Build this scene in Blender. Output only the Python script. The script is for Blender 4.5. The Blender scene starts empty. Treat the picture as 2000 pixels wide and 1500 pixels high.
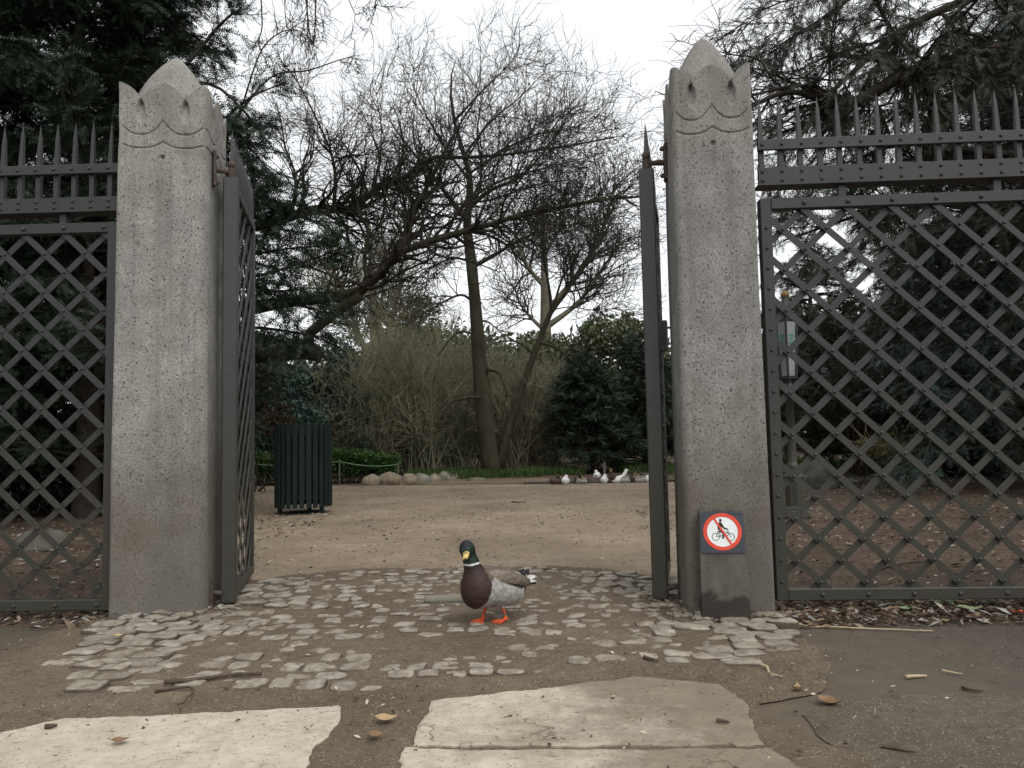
import bpy, math, random
import numpy as np
rng = np.random.default_rng(11)
random.seed(5)
S = bpy.context.scene
COL = S.collection
PI = math.pi
R_ = math.radians

# ------------------------------------------------------------------ camera
PITCH, ROLL, CAMH = R_(4.1), -0.02, 0.83
def _rx(a):
    c, s = math.cos(a), math.sin(a); return np.array([[1, 0, 0], [0, c, -s], [0, s, c]])
def _rz(a):
    c, s = math.cos(a), math.sin(a); return np.array([[c, -s, 0], [s, c, 0], [0, 0, 1.]])
CR = _rx(PI/2 + PITCH) @ _rz(ROLL)
def at(x, y, Y):
    d = CR @ np.array([(x-1000)/1500, -(y-750)/1500, -1.])
    return np.array([0, 0, CAMH]) + d*(Y/d[1])
def gr(x, y, z=0.0):
    d = CR @ np.array([(x-1000)/1500, -(y-750)/1500, -1.])
    return np.array([0, 0, CAMH]) + d*((z-CAMH)/d[2])
cam = bpy.data.cameras.new('camera'); cam.lens = 27; cam.sensor_width = 36
cam.clip_start = .05; cam.clip_end = 2000
co = bpy.data.objects.new('camera', cam); COL.objects.link(co)
co.location = (0, 0, CAMH)
from mathutils import Matrix
co.rotation_euler = Matrix(CR.tolist()).to_euler()
S.camera = co

# ------------------------------------------------------------------ helpers
def nrm(a):
    a = np.asarray(a, float)
    return a/(np.linalg.norm(a, axis=-1, keepdims=True)+1e-12)

def vnoise(p, f=1.0, seed=0):
    """smooth value noise in -1..1, vectorised"""
    p = np.asarray(p, float)*f + seed*17.31
    i = np.floor(p).astype(np.int64); t = p - i; t = t*t*(3-2*t)
    def h(a):
        n = (a[..., 0]*374761393 + a[..., 1]*668265263 + a[..., 2]*2147483647 + seed*974634) & 0xffffffff
        n = ((n ^ (n >> 13))*1274126177) & 0xffffffff
        return ((n ^ (n >> 16)) & 0xffff)/32767.5 - 1
    r = 0
    for dx in (0, 1):
        for dy in (0, 1):
            for dz in (0, 1):
                w = (t[..., 0] if dx else 1-t[..., 0])*(t[..., 1] if dy else 1-t[..., 1])*(t[..., 2] if dz else 1-t[..., 2])
                r = r + w*h(i+np.array([dx, dy, dz]))
    return r
def fbm(p, f=1.0, o=3, seed=0):
    return sum(vnoise(p, f*2**k, seed+k)*.5**k for k in range(o))

class MB:
    def __init__(self): self.V = []; self.F = []; self.C = []; self.n = 0
    def add(self, v, f, col=None):
        v = np.asarray(v, float).reshape(-1, 3)
        fs = f if isinstance(f, list) and len(f) and isinstance(f[0], np.ndarray) and f[0].ndim == 2 else None
        if fs is None:
            if isinstance(f, np.ndarray): fs = [f]
            else:
                d = {}
                for q in f: d.setdefault(len(q), []).append(q)
                fs = [np.array(x) for x in d.values()]
        for q in fs: self.F.append(np.asarray(q, np.int64)+self.n)
        self.V.append(v); self.n += len(v)
        if col is not None: self.C.append(np.asarray(col, float))
        return self
    def box(self, c, s, M=None, bev=0.0):
        x, y, z = np.array(s)/2.
        if bev <= 0:
            v = np.array([[i, j, k] for i in (-x, x) for j in (-y, y) for k in (-z, z)])
            f = [[0, 1, 3, 2], [4, 6, 7, 5], [0, 4, 5, 1], [2, 3, 7, 6], [0, 2, 6, 4], [1, 5, 7, 3]]
        else:
            b = min(bev, x*.9, y*.9, z*.9); v = []; idx = {}
            for i in (-1, 1):
                for j in (-1, 1):
                    for k in (-1, 1):
                        for a in range(3):
                            p = [i*(x-b), j*(y-b), k*(z-b)]; p[a] = (i*x, j*y, k*z)[a]
                            idx[i, j, k, a] = len(v); v.append(p)
            v = np.array(v); f = []
            ax3 = [(0, 1, 2), (1, 2, 0), (2, 0, 1)]
            def key(sg, a): return idx[sg[0], sg[1], sg[2], a]
            for a, b2, c2 in ax3:
                for s0 in (-1, 1):
                    q = []
                    for (u, w) in ((-1, -1), (1, -1), (1, 1), (-1, 1)):
                        sg = [0, 0, 0]; sg[a] = s0; sg[b2] = u; sg[c2] = w; q.append(key(sg, a))
                    f.append(q if s0 > 0 else q[::-1])
                for u in (-1, 1):
                    for w in (-1, 1):
                        sA = [0, 0, 0]; sA[b2] = u; sA[c2] = w
                        s1 = list(sA); s1[a] = -1; s2 = list(sA); s2[a] = 1
                        q = [key(s1, b2), key(s2, b2), key(s2, c2), key(s1, c2)]
                        f.append(q if u*w < 0 else q[::-1])
            for i in (-1, 1):
                for j in (-1, 1):
                    for k in (-1, 1):
                        q = [key((i, j, k), a) for a in range(3)]
                        f.append(q if i*j*k > 0 else q[::-1])
        if M is not None: v = v @ np.asarray(M).T
        return self.add(v+np.asarray(c), f)
    def bar(self, a, b, w, t, up=(0, 0, 1), bev=0.0):
        """flat bar a->b, width w across (in the up-ish direction), thickness t"""
        a = np.asarray(a, float); b = np.asarray(b, float); d = nrm(b-a)
        s = nrm(np.cross(d, up)); u = np.cross(s, d)
        M = np.stack([d, s, u], 1)
        return self.box((a+b)/2, (np.linalg.norm(b-a), t, w), M, bev)
    def lathe(self, prof, c=(0, 0, 0), n=24, cap=True):
        prof = np.array(prof, float); k = len(prof)
        a = np.arange(n)*2*PI/n
        v = np.stack([prof[:, None, 0]*np.cos(a), prof[:, None, 0]*np.sin(a), np.repeat(prof[:, 1:2], n, 1)], -1).reshape(-1, 3)+np.asarray(c)
        f = []
        for i in range(k-1):
            for j in range(n):
                f.append([i*n+j, i*n+(j+1) % n, (i+1)*n+(j+1) % n, (i+1)*n+j])
        if cap:
            f.append(list(range(n))[::-1]); f.append([(k-1)*n+j for j in range(n)])
        return self.add(v, f)
    def prism(self, poly, z0, z1, M=None, c=(0, 0, 0)):
        poly = np.array(poly, float); n = len(poly)
        v = np.concatenate([np.c_[poly, np.full(n, z0)], np.c_[poly, np.full(n, z1)]])
        f = [[i, (i+1) % n, n+(i+1) % n, n+i] for i in range(n)] + [list(range(n))[::-1], [n+i for i in range(n)]]
        if M is not None: v = v @ np.asarray(M).T
        return self.add(v+np.asarray(c), f)
    def tubes(self, P, R, s=4, cap=False):
        P = np.asarray(P, float); R = np.asarray(R, float)
        N, K, _ = P.shape
        T = nrm(np.gradient(P, axis=1))
        d = nrm(P[:, -1]-P[:, 0]); ref = np.where(np.abs(d[:, 2:3]) > .75, np.array([[1., .3, 0]]), np.array([[0, 0, 1.]]))
        U = nrm(np.cross(T, ref[:, None, :])); Wv = np.cross(T, U)
        a = np.arange(s)*2*PI/s
        v = P[:, :, None, :] + R[:, :, None, None]*(U[:, :, None, :]*np.cos(a)[None, None, :, None] + Wv[:, :, None, :]*np.sin(a)[None, None, :, None])
        b = (np.arange(N)*K*s)[:, None, None]; k = (np.arange(K-1)*s)[None, :, None]; j = np.arange(s)[None, None, :]; j2 = (j+1) % s
        f = np.stack([b+k+j, b+k+s+j, b+k+s+j2, b+k+j2], -1).reshape(-1, 4)
        fs = [f]
        if cap:
            e = np.arange(s)[None, :]+(np.arange(N)*K*s)[:, None]
            fs += [e, (e+(K-1)*s)[:, ::-1]]
        return self.add(v.reshape(-1, 3), fs)
    def tube(self, pts, r, s=8, cap=True):
        pts = np.asarray(pts, float); r = np.broadcast_to(np.asarray(r, float), (len(pts),))
        return self.tubes(pts[None], r[None], s, cap)
    def place(self, tv, tf, M, pos, sc):
        tv = np.asarray(tv); N = len(pos); m = len(tv)
        v = np.einsum('nij,mj->nmi', M, tv)*np.asarray(sc).reshape(N, 1, 1)+pos[:, None, :]
        fs = [(np.asarray(q)[None]+(np.arange(N)*m)[:, None, None]).reshape(-1, np.asarray(q).shape[1]) for q in tf]
        return self.add(v.reshape(-1, 3), fs)
    def xf(self, Mx, tr):
        self.V = [v @ np.asarray(Mx).T + np.asarray(tr) for v in self.V]; return self
    def build(self, name, mat, parent=None, smooth=False, attr=None):
        me = bpy.data.meshes.new(name)
        v = np.concatenate(self.V) if self.V else np.zeros((0, 3))
        o0 = np.zeros(3); p = parent
        while p is not None: o0 += np.array(p.location); p = p.parent
        v = v-o0
        me.vertices.add(len(v)); me.vertices.foreach_set('co', v.astype(np.float32).ravel())
        lv = np.concatenate([f.ravel() for f in self.F]); cnt = np.concatenate([np.full(len(f), f.shape[1]) for f in self.F])
        st = np.concatenate([[0], np.cumsum(cnt)[:-1]])
        me.loops.add(len(lv)); me.loops.foreach_set('vertex_index', lv.astype(np.int32))
        me.polygons.add(len(cnt)); me.polygons.foreach_set('loop_start', st.astype(np.int32))
        me.polygons.foreach_set('use_smooth', np.full(len(cnt), bool(smooth)))
        me.update(calc_edges=True); me.validate()
        if self.C:
            c = np.concatenate(self.C); a = me.color_attributes.new('Col', 'FLOAT_COLOR', 'POINT')
            a.data.foreach_set('color', np.c_[c, np.ones(len(c))].astype(np.float32).ravel())
        if mat: me.materials.append(mat)
        ob = bpy.data.objects.new(name, me); COL.objects.link(ob)
        if parent is not None: ob.parent = parent
        return ob
def tag(o, label=None, cat=None, group=None, kind=None):
    if label: o['label'] = label
    if cat: o['category'] = cat
    if group: o['group'] = group
    if kind: o['kind'] = kind
    return o
def thing(name, loc, label, cat, group=None):
    o = bpy.data.objects.new(name, None); COL.objects.link(o); o.location = [float(c) for c in loc]
    o.empty_display_size = .1
    return tag(o, label, cat, group)
def copy_tree(o, parent=None):
    c = o.copy(); COL.objects.link(c)
    if parent is not None: c.parent = parent
    for ch in list(o.children): copy_tree(ch, c)
    return c

# ------------------------------------------------------------------ materials
def rgb(r, g, b):
    f = lambda c: c/12.92 if c <= .04045 else ((c+.055)/1.055)**2.4
    return (f(r/255), f(g/255), f(b/255), 1)
class NT:
    def __init__(self, name):
        self.m = bpy.data.materials.new(name); self.m.use_nodes = True
        self.t = self.m.node_tree; self.t.nodes.clear()
        self.out = self.n('ShaderNodeOutputMaterial')
        self.tc = self.n('ShaderNodeTexCoord')
    def n(self, ty, **kw):
        x = self.t.nodes.new(ty)
        for k, v in kw.items():
            if k.startswith('i_'): x.inputs[k[2:].replace('_', ' ')].default_value = v
            else: setattr(x, k, v)
        return x
    def l(self, a, b): self.t.links.new(a, b); return b.node
    def noise(self, scale, detail=4, rough=.55, vec=None, stretch=None):
        x = self.n('ShaderNodeTexNoise'); x.inputs['Scale'].default_value = scale; x.inputs['Detail'].default_value = detail; x.inputs['Roughness'].default_value = rough
        v = vec or self.tc.outputs['Object']
        if stretch:
            mp = self.n('ShaderNodeMapping'); mp.inputs['Scale'].default_value = stretch; self.l(v, mp.inputs['Vector']); v = mp.outputs['Vector']
        self.l(v, x.inputs['Vector']); return x.outputs['Fac']
    def voro(self, scale, feat='F1', out='Distance'):
        x = self.n('ShaderNodeTexVoronoi'); x.feature = feat; x.inputs['Scale'].default_value = scale
        self.l(self.tc.outputs['Object'], x.inputs['Vector']); return x.outputs[out]
    def ramp(self, fac, stops, interp='LINEAR'):
        x = self.n('ShaderNodeValToRGB'); x.color_ramp.interpolation = interp
        el = x.color_ramp.elements
        while len(el) < len(stops): el.new(.5)
        for e, (p, c) in zip(el, stops): e.position = p; e.color = c if len(c) == 4 else (*c, 1)
        self.l(fac, x.inputs['Fac']); return x.outputs['Color']
    def mix(self, fac, a, b, mode='MIX'):
        x = self.n('ShaderNodeMix'); x.data_type = 'RGBA'; x.blend_type = mode
        for v, i in ((fac, 0), (a, 6), (b, 7)):
            if hasattr(v, 'links') or hasattr(v, 'is_linked'): self.l(v, x.inputs[i])
            else: x.inputs[i].default_value = v
        return x.outputs[2]
    def math(self, op, a, b=0.0):
        x = self.n('ShaderNodeMath'); x.operation = op
        for v, i in ((a, 0), (b, 1)):
            if hasattr(v, 'is_linked'): self.l(v, x.inputs[i])
            else: x.inputs[i].default_value = v
        return x.outputs[0]
    def bump(self, h, strength=.3, dist=.01):
        x = self.n('ShaderNodeBump'); x.inputs['Strength'].default_value = strength; x.inputs['Distance'].default_value = dist
        self.l(h, x.inputs['Height']); return x.outputs['Normal']
    def bsdf(self, col, rough=.8, normal=None, spec=.3, metal=0):
        b = self.n('ShaderNodeBsdfPrincipled')
        for v, k in ((col, 'Base Color'), (rough, 'Roughness'), (metal, 'Metallic'), (spec, 'Specular IOR Level')):
            if hasattr(v, 'is_linked'): self.l(v, b.inputs[k])
            else: b.inputs[k].default_value = v
        if normal is not None: self.l(normal, b.inputs['Normal'])
        self.l(b.outputs[0], self.out.inputs['Surface']); return self.m
def k3(c, f): return (c[0]*f, c[1]*f, c[2]*f, 1)

def noisy(name, c0, c1, scale=8, rough=.85, bump=.3, bscale=None, detail=6, spec=.25, dist=.01, stretch=None):
    t = NT(name); f = t.noise(scale, detail, .6, stretch=stretch)
    col = t.ramp(f, [(.3, c0), (.7, c1)])
    nz = t.noise(bscale or scale*6, 4, .6, stretch=stretch)
    return t.bsdf(col, rough, t.bump(nz, bump, dist), spec)
def leafmat(name, cols, trans=.25, rough=.5, spec=.35):
    t = NT(name); g = t.n('ShaderNodeNewGeometry')
    n = len(cols)
    col = t.ramp(g.outputs['Random Per Island'], [(i/(max(n-1, 1)), c) for i, c in enumerate(cols)])
    big = t.noise(1.3, 3)
    col = t.mix(t.math('MULTIPLY', big, .55), col, (0.004, 0.006, 0.004, 1))
    b = t.n('ShaderNodeBsdfPrincipled'); t.l(col, b.inputs['Base Color']); b.inputs['Roughness'].default_value = rough; b.inputs['Specular IOR Level'].default_value = spec
    tr = t.n('ShaderNodeBsdfTranslucent'); t.l(col, tr.inputs['Color'])
    mx = t.n('ShaderNodeMixShader'); mx.inputs[0].default_value = trans
    t.l(b.outputs[0], mx.inputs[1]); t.l(tr.outputs[0], mx.inputs[2]); t.l(mx.outputs[0], t.out.inputs['Surface'])
    return t.m

def ground_mat(name, dark, mid, light, speck=.6, sc=1.0, grit=(.27, .235, .19, 1), gritamt=.5, bump=.35, dust=None):
    t = NT(name)
    a = t.noise(.9*sc, 6, .62); b = t.noise(9*sc, 6, .65); c = t.noise(70*sc, 4, .7)
    col = t.ramp(a, [(.32, dark), (.5, mid), (.7, light)])
    col = t.mix(t.math('MULTIPLY', t.ramp(b, [(.42, (0, 0, 0, 1)), (.72, (1, 1, 1, 1))]), .55), col, k3(dark, .75))
    col = t.mix(t.math('MULTIPLY', t.ramp(c, [(.5, (0, 0, 0, 1)), (.75, (1, 1, 1, 1))]), .5), col, k3(light, 1.15))
    e = t.noise(26*sc, 6, .75)
    col = t.mix(t.math('MULTIPLY', t.ramp(e, [(.46, (0, 0, 0, 1)), (.66, (1, 1, 1, 1))]), .42), col, k3(dark, .7))
    # grit: pale grains and dark crumbs
    v = t.n('ShaderNodeTexVoronoi'); v.inputs['Scale'].default_value = 150*sc; t.l(t.tc.outputs['Object'], v.inputs['Vector'])
    sep = t.n('ShaderNodeSeparateColor'); t.l(v.outputs['Color'], sep.inputs[0])
    m1 = t.math('MULTIPLY', t.math('LESS_THAN', v.outputs['Distance'], .35), t.math('GREATER_THAN', sep.outputs[0], 1-.16*gritamt))
    m2 = t.math('MULTIPLY', t.math('LESS_THAN', v.outputs['Distance'], .4), t.math('LESS_THAN', sep.outputs[1], .14*gritamt))
    col = t.mix(m1, col, grit); col = t.mix(m2, col, k3(dark, .35))
    if dust:   # pale dirt trodden outwards from the gateway, patchy
        sp = t.n('ShaderNodeSeparateXYZ'); t.l(t.tc.outputs['Object'], sp.inputs[0])
        d = t.math('ADD', t.math('ABSOLUTE', t.math('ADD', sp.outputs[0], .3)), t.math('MULTIPLY', t.math('SUBTRACT', t.noise(2.2, 6, .68), .5), 2.0))
        fd = t.ramp(t.math('MULTIPLY', d, .25), [(dust[1]*.25, (1, 1, 1, 1)), (dust[2]*.25, (0, 0, 0, 1))])
        dc = t.mix(t.math('MULTIPLY', t.ramp(b, [(.42, (0, 0, 0, 1)), (.72, (1, 1, 1, 1))]), .5), dust[0], k3(dust[0], .7))
        col = t.mix(fd, col, dc)
    h = t.math('ADD', t.math('MULTIPLY', b, 1.0), t.math('MULTIPLY', c, .5))
    h = t.math('ADD', h, t.math('MULTIPLY', m1, .5))
    return t.bsdf(col, .9, t.bump(h, bump, .012), .15)

M = {}
M['sand'] = ground_mat('sand', (.155, .119, .082, 1), (.235, .184, .130, 1), (.31, .25, .182, 1), gritamt=.7, bump=.4)
M['soil'] = ground_mat('soil', (.04, .028, .02, 1), (.075, .052, .036, 1), (.12, .09, .062, 1), gritamt=1.2, bump=.6)
M['dirt'] = ground_mat('dirt', (.088, .066, .046, 1), (.126, .097, .068, 1), (.165, .129, .094, 1), gritamt=.8, bump=.6)
M['asphalt'] = ground_mat('asphalt', (.042, .037, .031, 1), (.06, .053, .044, 1), (.085, .074, .061, 1), gritamt=1.0, bump=.5, sc=1.2, dust=((.112, .090, .067, 1), 1.2, 2.6))
M['asphalt_pale'] = ground_mat('asphalt_pale', (.072, .058, .043, 1), (.098, .080, .059, 1), (.13, .107, .08, 1), gritamt=.8, bump=.35, sc=1.1)

def slab_mat():
    t = NT('slab')
    big = t.noise(2.2, 6, .65); f = t.noise(26, 5, .65); pit = t.voro(55)
    col = t.ramp(f, [(.3, (.35, .31, .245, 1)), (.65, (.475, .43, .345, 1))])
    sp = t.n('ShaderNodeSeparateXYZ'); t.l(t.tc.outputs['Object'], sp.inputs[0])
    # wet dirt worn over the slabs, thicker towards +x
    g = t.math('ADD', t.math('MULTIPLY', sp.outputs[0], .42), big)
    g = t.math('ADD', g, t.math('MULTIPLY', t.noise(14, 5, .7), .35))
    dm = t.ramp(g, [(.60, (0, 0, 0, 1)), (.86, (1, 1, 1, 1))])
    col = t.mix(t.math('MULTIPLY', dm, .85), col, (.135, .105, .075, 1))
    col = t.mix(t.math('MULTIPLY', t.ramp(t.noise(4.5, 7, .7), [(.42, (0, 0, 0, 1)), (.68, (1, 1, 1, 1))]), .5), col, (.27, .225, .165, 1))
    blot = t.ramp(t.noise(17, 6, .7, stretch=(1, 2.2, 1)), [(.585, (0, 0, 0, 1)), (.7, (1, 1, 1, 1))])
    col = t.mix(t.math('MULTIPLY', blot, .6), col, (.11, .085, .06, 1))
    cr = t.n('ShaderNodeTexVoronoi'); cr.feature = 'DISTANCE_TO_EDGE'; cr.inputs['Scale'].default_value = 1.9
    wn = t.n('ShaderNodeTexNoise'); wn.inputs['Scale'].default_value = 5; wn.inputs['Detail'].default_value = 6; t.l(t.tc.outputs['Object'], wn.inputs['Vector'])
    va = t.n('ShaderNodeVectorMath'); va.operation = 'MULTIPLY_ADD'; va.inputs[1].default_value = (.35, .35, .35); t.l(wn.outputs['Color'], va.inputs[0]); t.l(t.tc.outputs['Object'], va.inputs[2]); t.l(va.outputs[0], cr.inputs['Vector'])
    crk = t.math('MULTIPLY', t.math('LESS_THAN', cr.outputs['Distance'], .006), t.math('GREATER_THAN', big, .52))
    col = t.mix(t.math('MULTIPLY', crk, .7), col, (.12, .09, .065, 1))
    pm = t.math('LESS_THAN', pit, .16)
    col = t.mix(t.math('MULTIPLY', pm, .8), col, (.12, .09, .065, 1))
    return t.bsdf(col, .9, t.bump(t.math('ADD', f, t.math('MULTIPLY', pit, .5)), .3, .008), .15)
M['slab'] = slab_mat()

def cobble_mat():
    t = NT('cobble'); g = t.n('ShaderNodeNewGeometry')
    a = t.noise(20, 6, .65)
    col = t.ramp(g.outputs['Random Per Island'], [(0, (.21, .188, .152, 1)), (.4, (.285, .256, .21, 1)), (.75, (.345, .314, .26, 1)), (1, (.25, .227, .187, 1))])
    col = t.mix(t.math('MULTIPLY', t.ramp(a, [(.38, (0, 0, 0, 1)), (.62, (1, 1, 1, 1))]), .8), col, (.125, .10, .075, 1))
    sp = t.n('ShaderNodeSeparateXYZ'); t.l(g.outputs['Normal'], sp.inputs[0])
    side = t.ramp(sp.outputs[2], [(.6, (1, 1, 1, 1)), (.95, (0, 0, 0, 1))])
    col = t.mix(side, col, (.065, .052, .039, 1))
    return t.bsdf(col, .85, t.bump(t.noise(110, 4), .35, .006), .2)
M['cobble'] = cobble_mat()

def stone_mat(name, tint=1.0):
    """pitted granite-like stone: pale grains, dark pits, damp staining near the foot"""
    t = NT(name)
    a = t.noise(5, 6, .6); fine = t.noise(120, 3, .7)
    col = t.ramp(fine, [(.32, (.185*tint, .178*tint, .162*tint, 1)), (.5, (.285*tint, .276*tint, .253*tint, 1)), (.7, (.42*tint, .41*tint, .382*tint, 1))])
    col = t.mix(t.math('MULTIPLY', t.ramp(a, [(.42, (0, 0, 0, 1)), (.66, (1, 1, 1, 1))]), .5), col, (.14*tint, .132*tint, .118*tint, 1))
    v = t.n('ShaderNodeTexVoronoi'); v.inputs['Scale'].default_value = 100; v.inputs['Randomness'].default_value = 1
    wv = t.n('ShaderNodeMapping'); wv.inputs['Scale'].default_value = (1, 1, .8)
    t.l(t.tc.outputs['Object'], wv.inputs[0])
    wob = t.n('ShaderNodeTexNoise'); wob.inputs['Scale'].default_value = 70; t.l(wv.outputs[0], wob.inputs['Vector'])
    ad = t.n('ShaderNodeVectorMath'); ad.operation = 'MULTIPLY_ADD'; ad.inputs[1].default_value = (.016, .016, .016)
    t.l(wob.outputs['Color'], ad.inputs[0]); t.l(wv.outputs[0], ad.inputs[2]); t.l(ad.outputs[0], v.inputs['Vector'])
    sep = t.n('ShaderNodeSeparateColor'); t.l(v.outputs['Color'], sep.inputs[0])
    rad = t.math('MULTIPLY', sep.outputs[0], .42)
    pit = t.math('MULTIPLY', t.math('LESS_THAN', v.outputs['Distance'], rad), t.math('GREATER_THAN', sep.outputs[1], .30))
    col = t.mix(t.math('MULTIPLY', pit, .88), col, (.045, .042, .038, 1))
    sp = t.n('ShaderNodeSeparateXYZ'); t.l(t.tc.outputs['Object'], sp.inputs[0])
    hz = t.math('ADD', sp.outputs[2], t.math('MULTIPLY', t.noise(3.5, 5, .65), -.9))
    foot = t.ramp(hz, [(.05, (1, 1, 1, 1)), (.62, (0, 0, 0, 1))])
    col = t.mix(t.math('MULTIPLY', foot, .66), col, (.078, .060, .040, 1))
    stk = t.ramp(t.noise(1.0, 5, .65, stretch=(11, 11, .5)), [(.5, (0, 0, 0, 1)), (.68, (1, 1, 1, 1))])
    col = t.mix(t.math('MULTIPLY', stk, .42), col, (.085, .08, .068, 1))
    # blotchy damp patches and brown weathering at the head
    damp = t.ramp(t.noise(2.1, 5, .6, stretch=(1, 1, .6)), [(.5, (0, 0, 0, 1)), (.66, (1, 1, 1, 1))])
    col = t.mix(t.math('MULTIPLY', damp, .5), col, (.11, .108, .104, 1))
    hd = t.math('MULTIPLY', t.math('GREATER_THAN', sp.outputs[2], 2.2), t.noise(6, 4))
    col = t.mix(t.math('MULTIPLY', hd, .28), col, (.21, .178, .14, 1))
    rust = t.ramp(t.noise(1.7, 4, .6, stretch=(2.4, 2.4, .5)), [(.62, (0, 0, 0, 1)), (.75, (1, 1, 1, 1))])
    col = t.mix(t.math('MULTIPLY', rust, .14), col, (.2, .15, .07, 1))
    h = t.math('SUBTRACT', t.math('MULTIPLY', fine, .4), pit)
    return t.bsdf(col, .88, t.bump(h, .55, .006), .2)
M['stone'] = stone_mat('pillar_stone', .92)
M['stone2'] = stone_mat('pillar_stone_grey', .8)

def iron_mat(name, c, rough=.5):
    t = NT(name); a = t.noise(6, 6, .65); b = t.noise(60, 4, .6)
    col = t.ramp(a, [(.3, k3(c, .75)), (.7, k3(c, 1.2))])
    sp = t.n('ShaderNodeSeparateXYZ'); t.l(t.tc.outputs['Object'], sp.inputs[0])
    low = t.ramp(t.math('ADD', sp.outputs[2], t.math('MULTIPLY', t.noise(4, 5, .7), -1.1)), [(0, (1, 1, 1, 1)), (.7, (0, 0, 0, 1))])
    col = t.mix(t.math('MULTIPLY', low, .7), col, (.034, .031, .019, 1))
    rst = t.ramp(t.noise(9, 7, .72), [(.6, (0, 0, 0, 1)), (.72, (1, 1, 1, 1))])
    col = t.mix(t.math('MULTIPLY', rst, .3), col, (.06, .042, .028, 1))
    scr = t.ramp(t.noise(30, 5, .7), [(.64, (0, 0, 0, 1)), (.74, (1, 1, 1, 1))])
    col = t.mix(t.math('MULTIPLY', scr, .25), col, (.14, .13, .12, 1))
    return t.bsdf(col, t.math('ADD', t.math('MULTIPLY', a, .35), rough-.17), t.bump(b, .2, .003), .4)
M['iron'] = iron_mat('painted_iron', (.027, .027, .028, 1))
M['iron_gate'] = iron_mat('gate_iron', (.037, .037, .038, 1), .45)
M['rusty'] = noisy('rusty_iron', (.035, .028, .024, 1), (.09, .065, .05, 1), 40, .6, .4)
M['bark'] = noisy('mossy_bark', (.022, .0205, .0125, 1), (.053, .048, .028, 1), 7, .95, .8, 45, dist=.03, stretch=(1, 1, .35))
M['bark_moss'] = noisy('green_mossy_bark', (.055, .052, .022, 1), (.13, .115, .045, 1), 5, .95, .8, 40, dist=.03, stretch=(1, 1, .5))
M['bark_dark'] = noisy('dark_bark', (.018, .014, .011, 1), (.05, .038, .03, 1), 12, .95, .6, 50, dist=.02)
M['bark_pale'] = noisy('pale_bark', (.10, .09, .062, 1), (.18, .16, .115, 1), 9, .95, .6, 40, dist=.02)
M['twig'] = noisy('dark_twig', (.016, .014, .011, 1), (.042, .037, .028, 1), 6, .9, .0)
M['twig_olive'] = noisy('olive_twig', (.125, .122, .078, 1), (.225, .22, .145, 1), 2.5, .9, .0)
M['twig_pale'] = noisy('pale_twig', (.19, .165, .11, 1), (.3, .26, .18, 1), 2.5, .9, .0)
# ------------------------------------------------------------------ setting: ground sheets
def sheet(name, poly, z, mat, rag=.03, step=.06, seed=1, kind='structure', amp=0.0):
    """flat ground sheet with a ragged outline"""
    poly = np.array(poly, float); pts = []
    for i in range(len(poly)):
        a, b = poly[i], poly[(i+1) % len(poly)]
        n = max(1, int(np.linalg.norm(b-a)/step)); t = np.arange(n)[:, None]/n
        pts.append(a+(b-a)*t)
    pts = np.concatenate(pts); p3 = np.c_[pts, np.zeros(len(pts))]
    off = np.stack([fbm(p3, 3.1, 4, seed), fbm(p3, 3.1, 4, seed+9)], 1)*rag
    pts = pts+off
    c = pts.mean(0); n = len(pts)
    m = MB(); v = np.c_[pts, np.full(n, z)]
    m.add(v, [list(range(n))]); o = m.build(name, mat); o['kind'] = kind
    return o
mb = MB(); L = 600.
mb.add([[-L, -L, 0], [L, -L, 0], [L, L, 0], [-L, L, 0]], [[0, 1, 2, 3]])
mb.build('ground', M['soil'])['kind'] = 'structure'
# sand plaza beyond the gate
def gxy(x, y): return gr(x, y)[:2]
sheet('sand_plaza', [(-1.75, 3.9), (.95, 3.85), (1.25, 4.3), (2.0, 6.0), (2.45, 7.2), (2.9, 9), (3.8, 11.5), (5.2, 13.4), (3, 13.9), (.2, 14.3), (-2.2, 14.7), (-4.2, 15.0), (-7.2, 15.2), (-6.5, 12), (-4.6, 9), (-3.6, 7), (-2.6, 5.4), (-1.9, 4.4)], .004, M['sand'], .12, .15, 3)
# pavement in front of the gate
sheet('pavement', [(-9, -3), (9, -3), (9, 3.28), (3, 3.36), (1.5, 3.42), (1.2, 3.5), (-1.9, 3.62), (-2.6, 3.66), (-9, 3.6)], .004, M['asphalt'], .035, .07, 5)
sheet('path', [gxy(1760, 1560), (7, .5), (7, 2.60), gxy(2000, 1362), gxy(1700, 1368), gxy(1600, 1376), gxy(1556, 1398), gxy(1600, 1440), gxy(1690, 1500)], .008, M['asphalt_pale'], .03, .05, 8)
dirt_pts = [(-2.3, 2.9), (-1.9, 2.4), (-.9, 1.4), (-.2, 1.0), (0.7, 1.0), (.80, 2.4), (.92, 2.6), (.98, 2.85), (1.0, 3.2), (1.1, 3.55), (.95, 4.4), (.3, 4.86), (-.4, 4.95), (-1.2, 4.75), (-1.6, 4.2), (-1.9, 3.6), (-2.1, 3.2)]
def chaikin(p, n=3):
    p = np.array(p, float)
    for _ in range(n): q = np.roll(p, -1, 0); p = np.stack([p*.75+q*.25, p*.25+q*.75], 1).reshape(-1, 2)
    return p
sheet('dirt', chaikin(dirt_pts), .0095, M['dirt'], .16, .05, 12)

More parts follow.
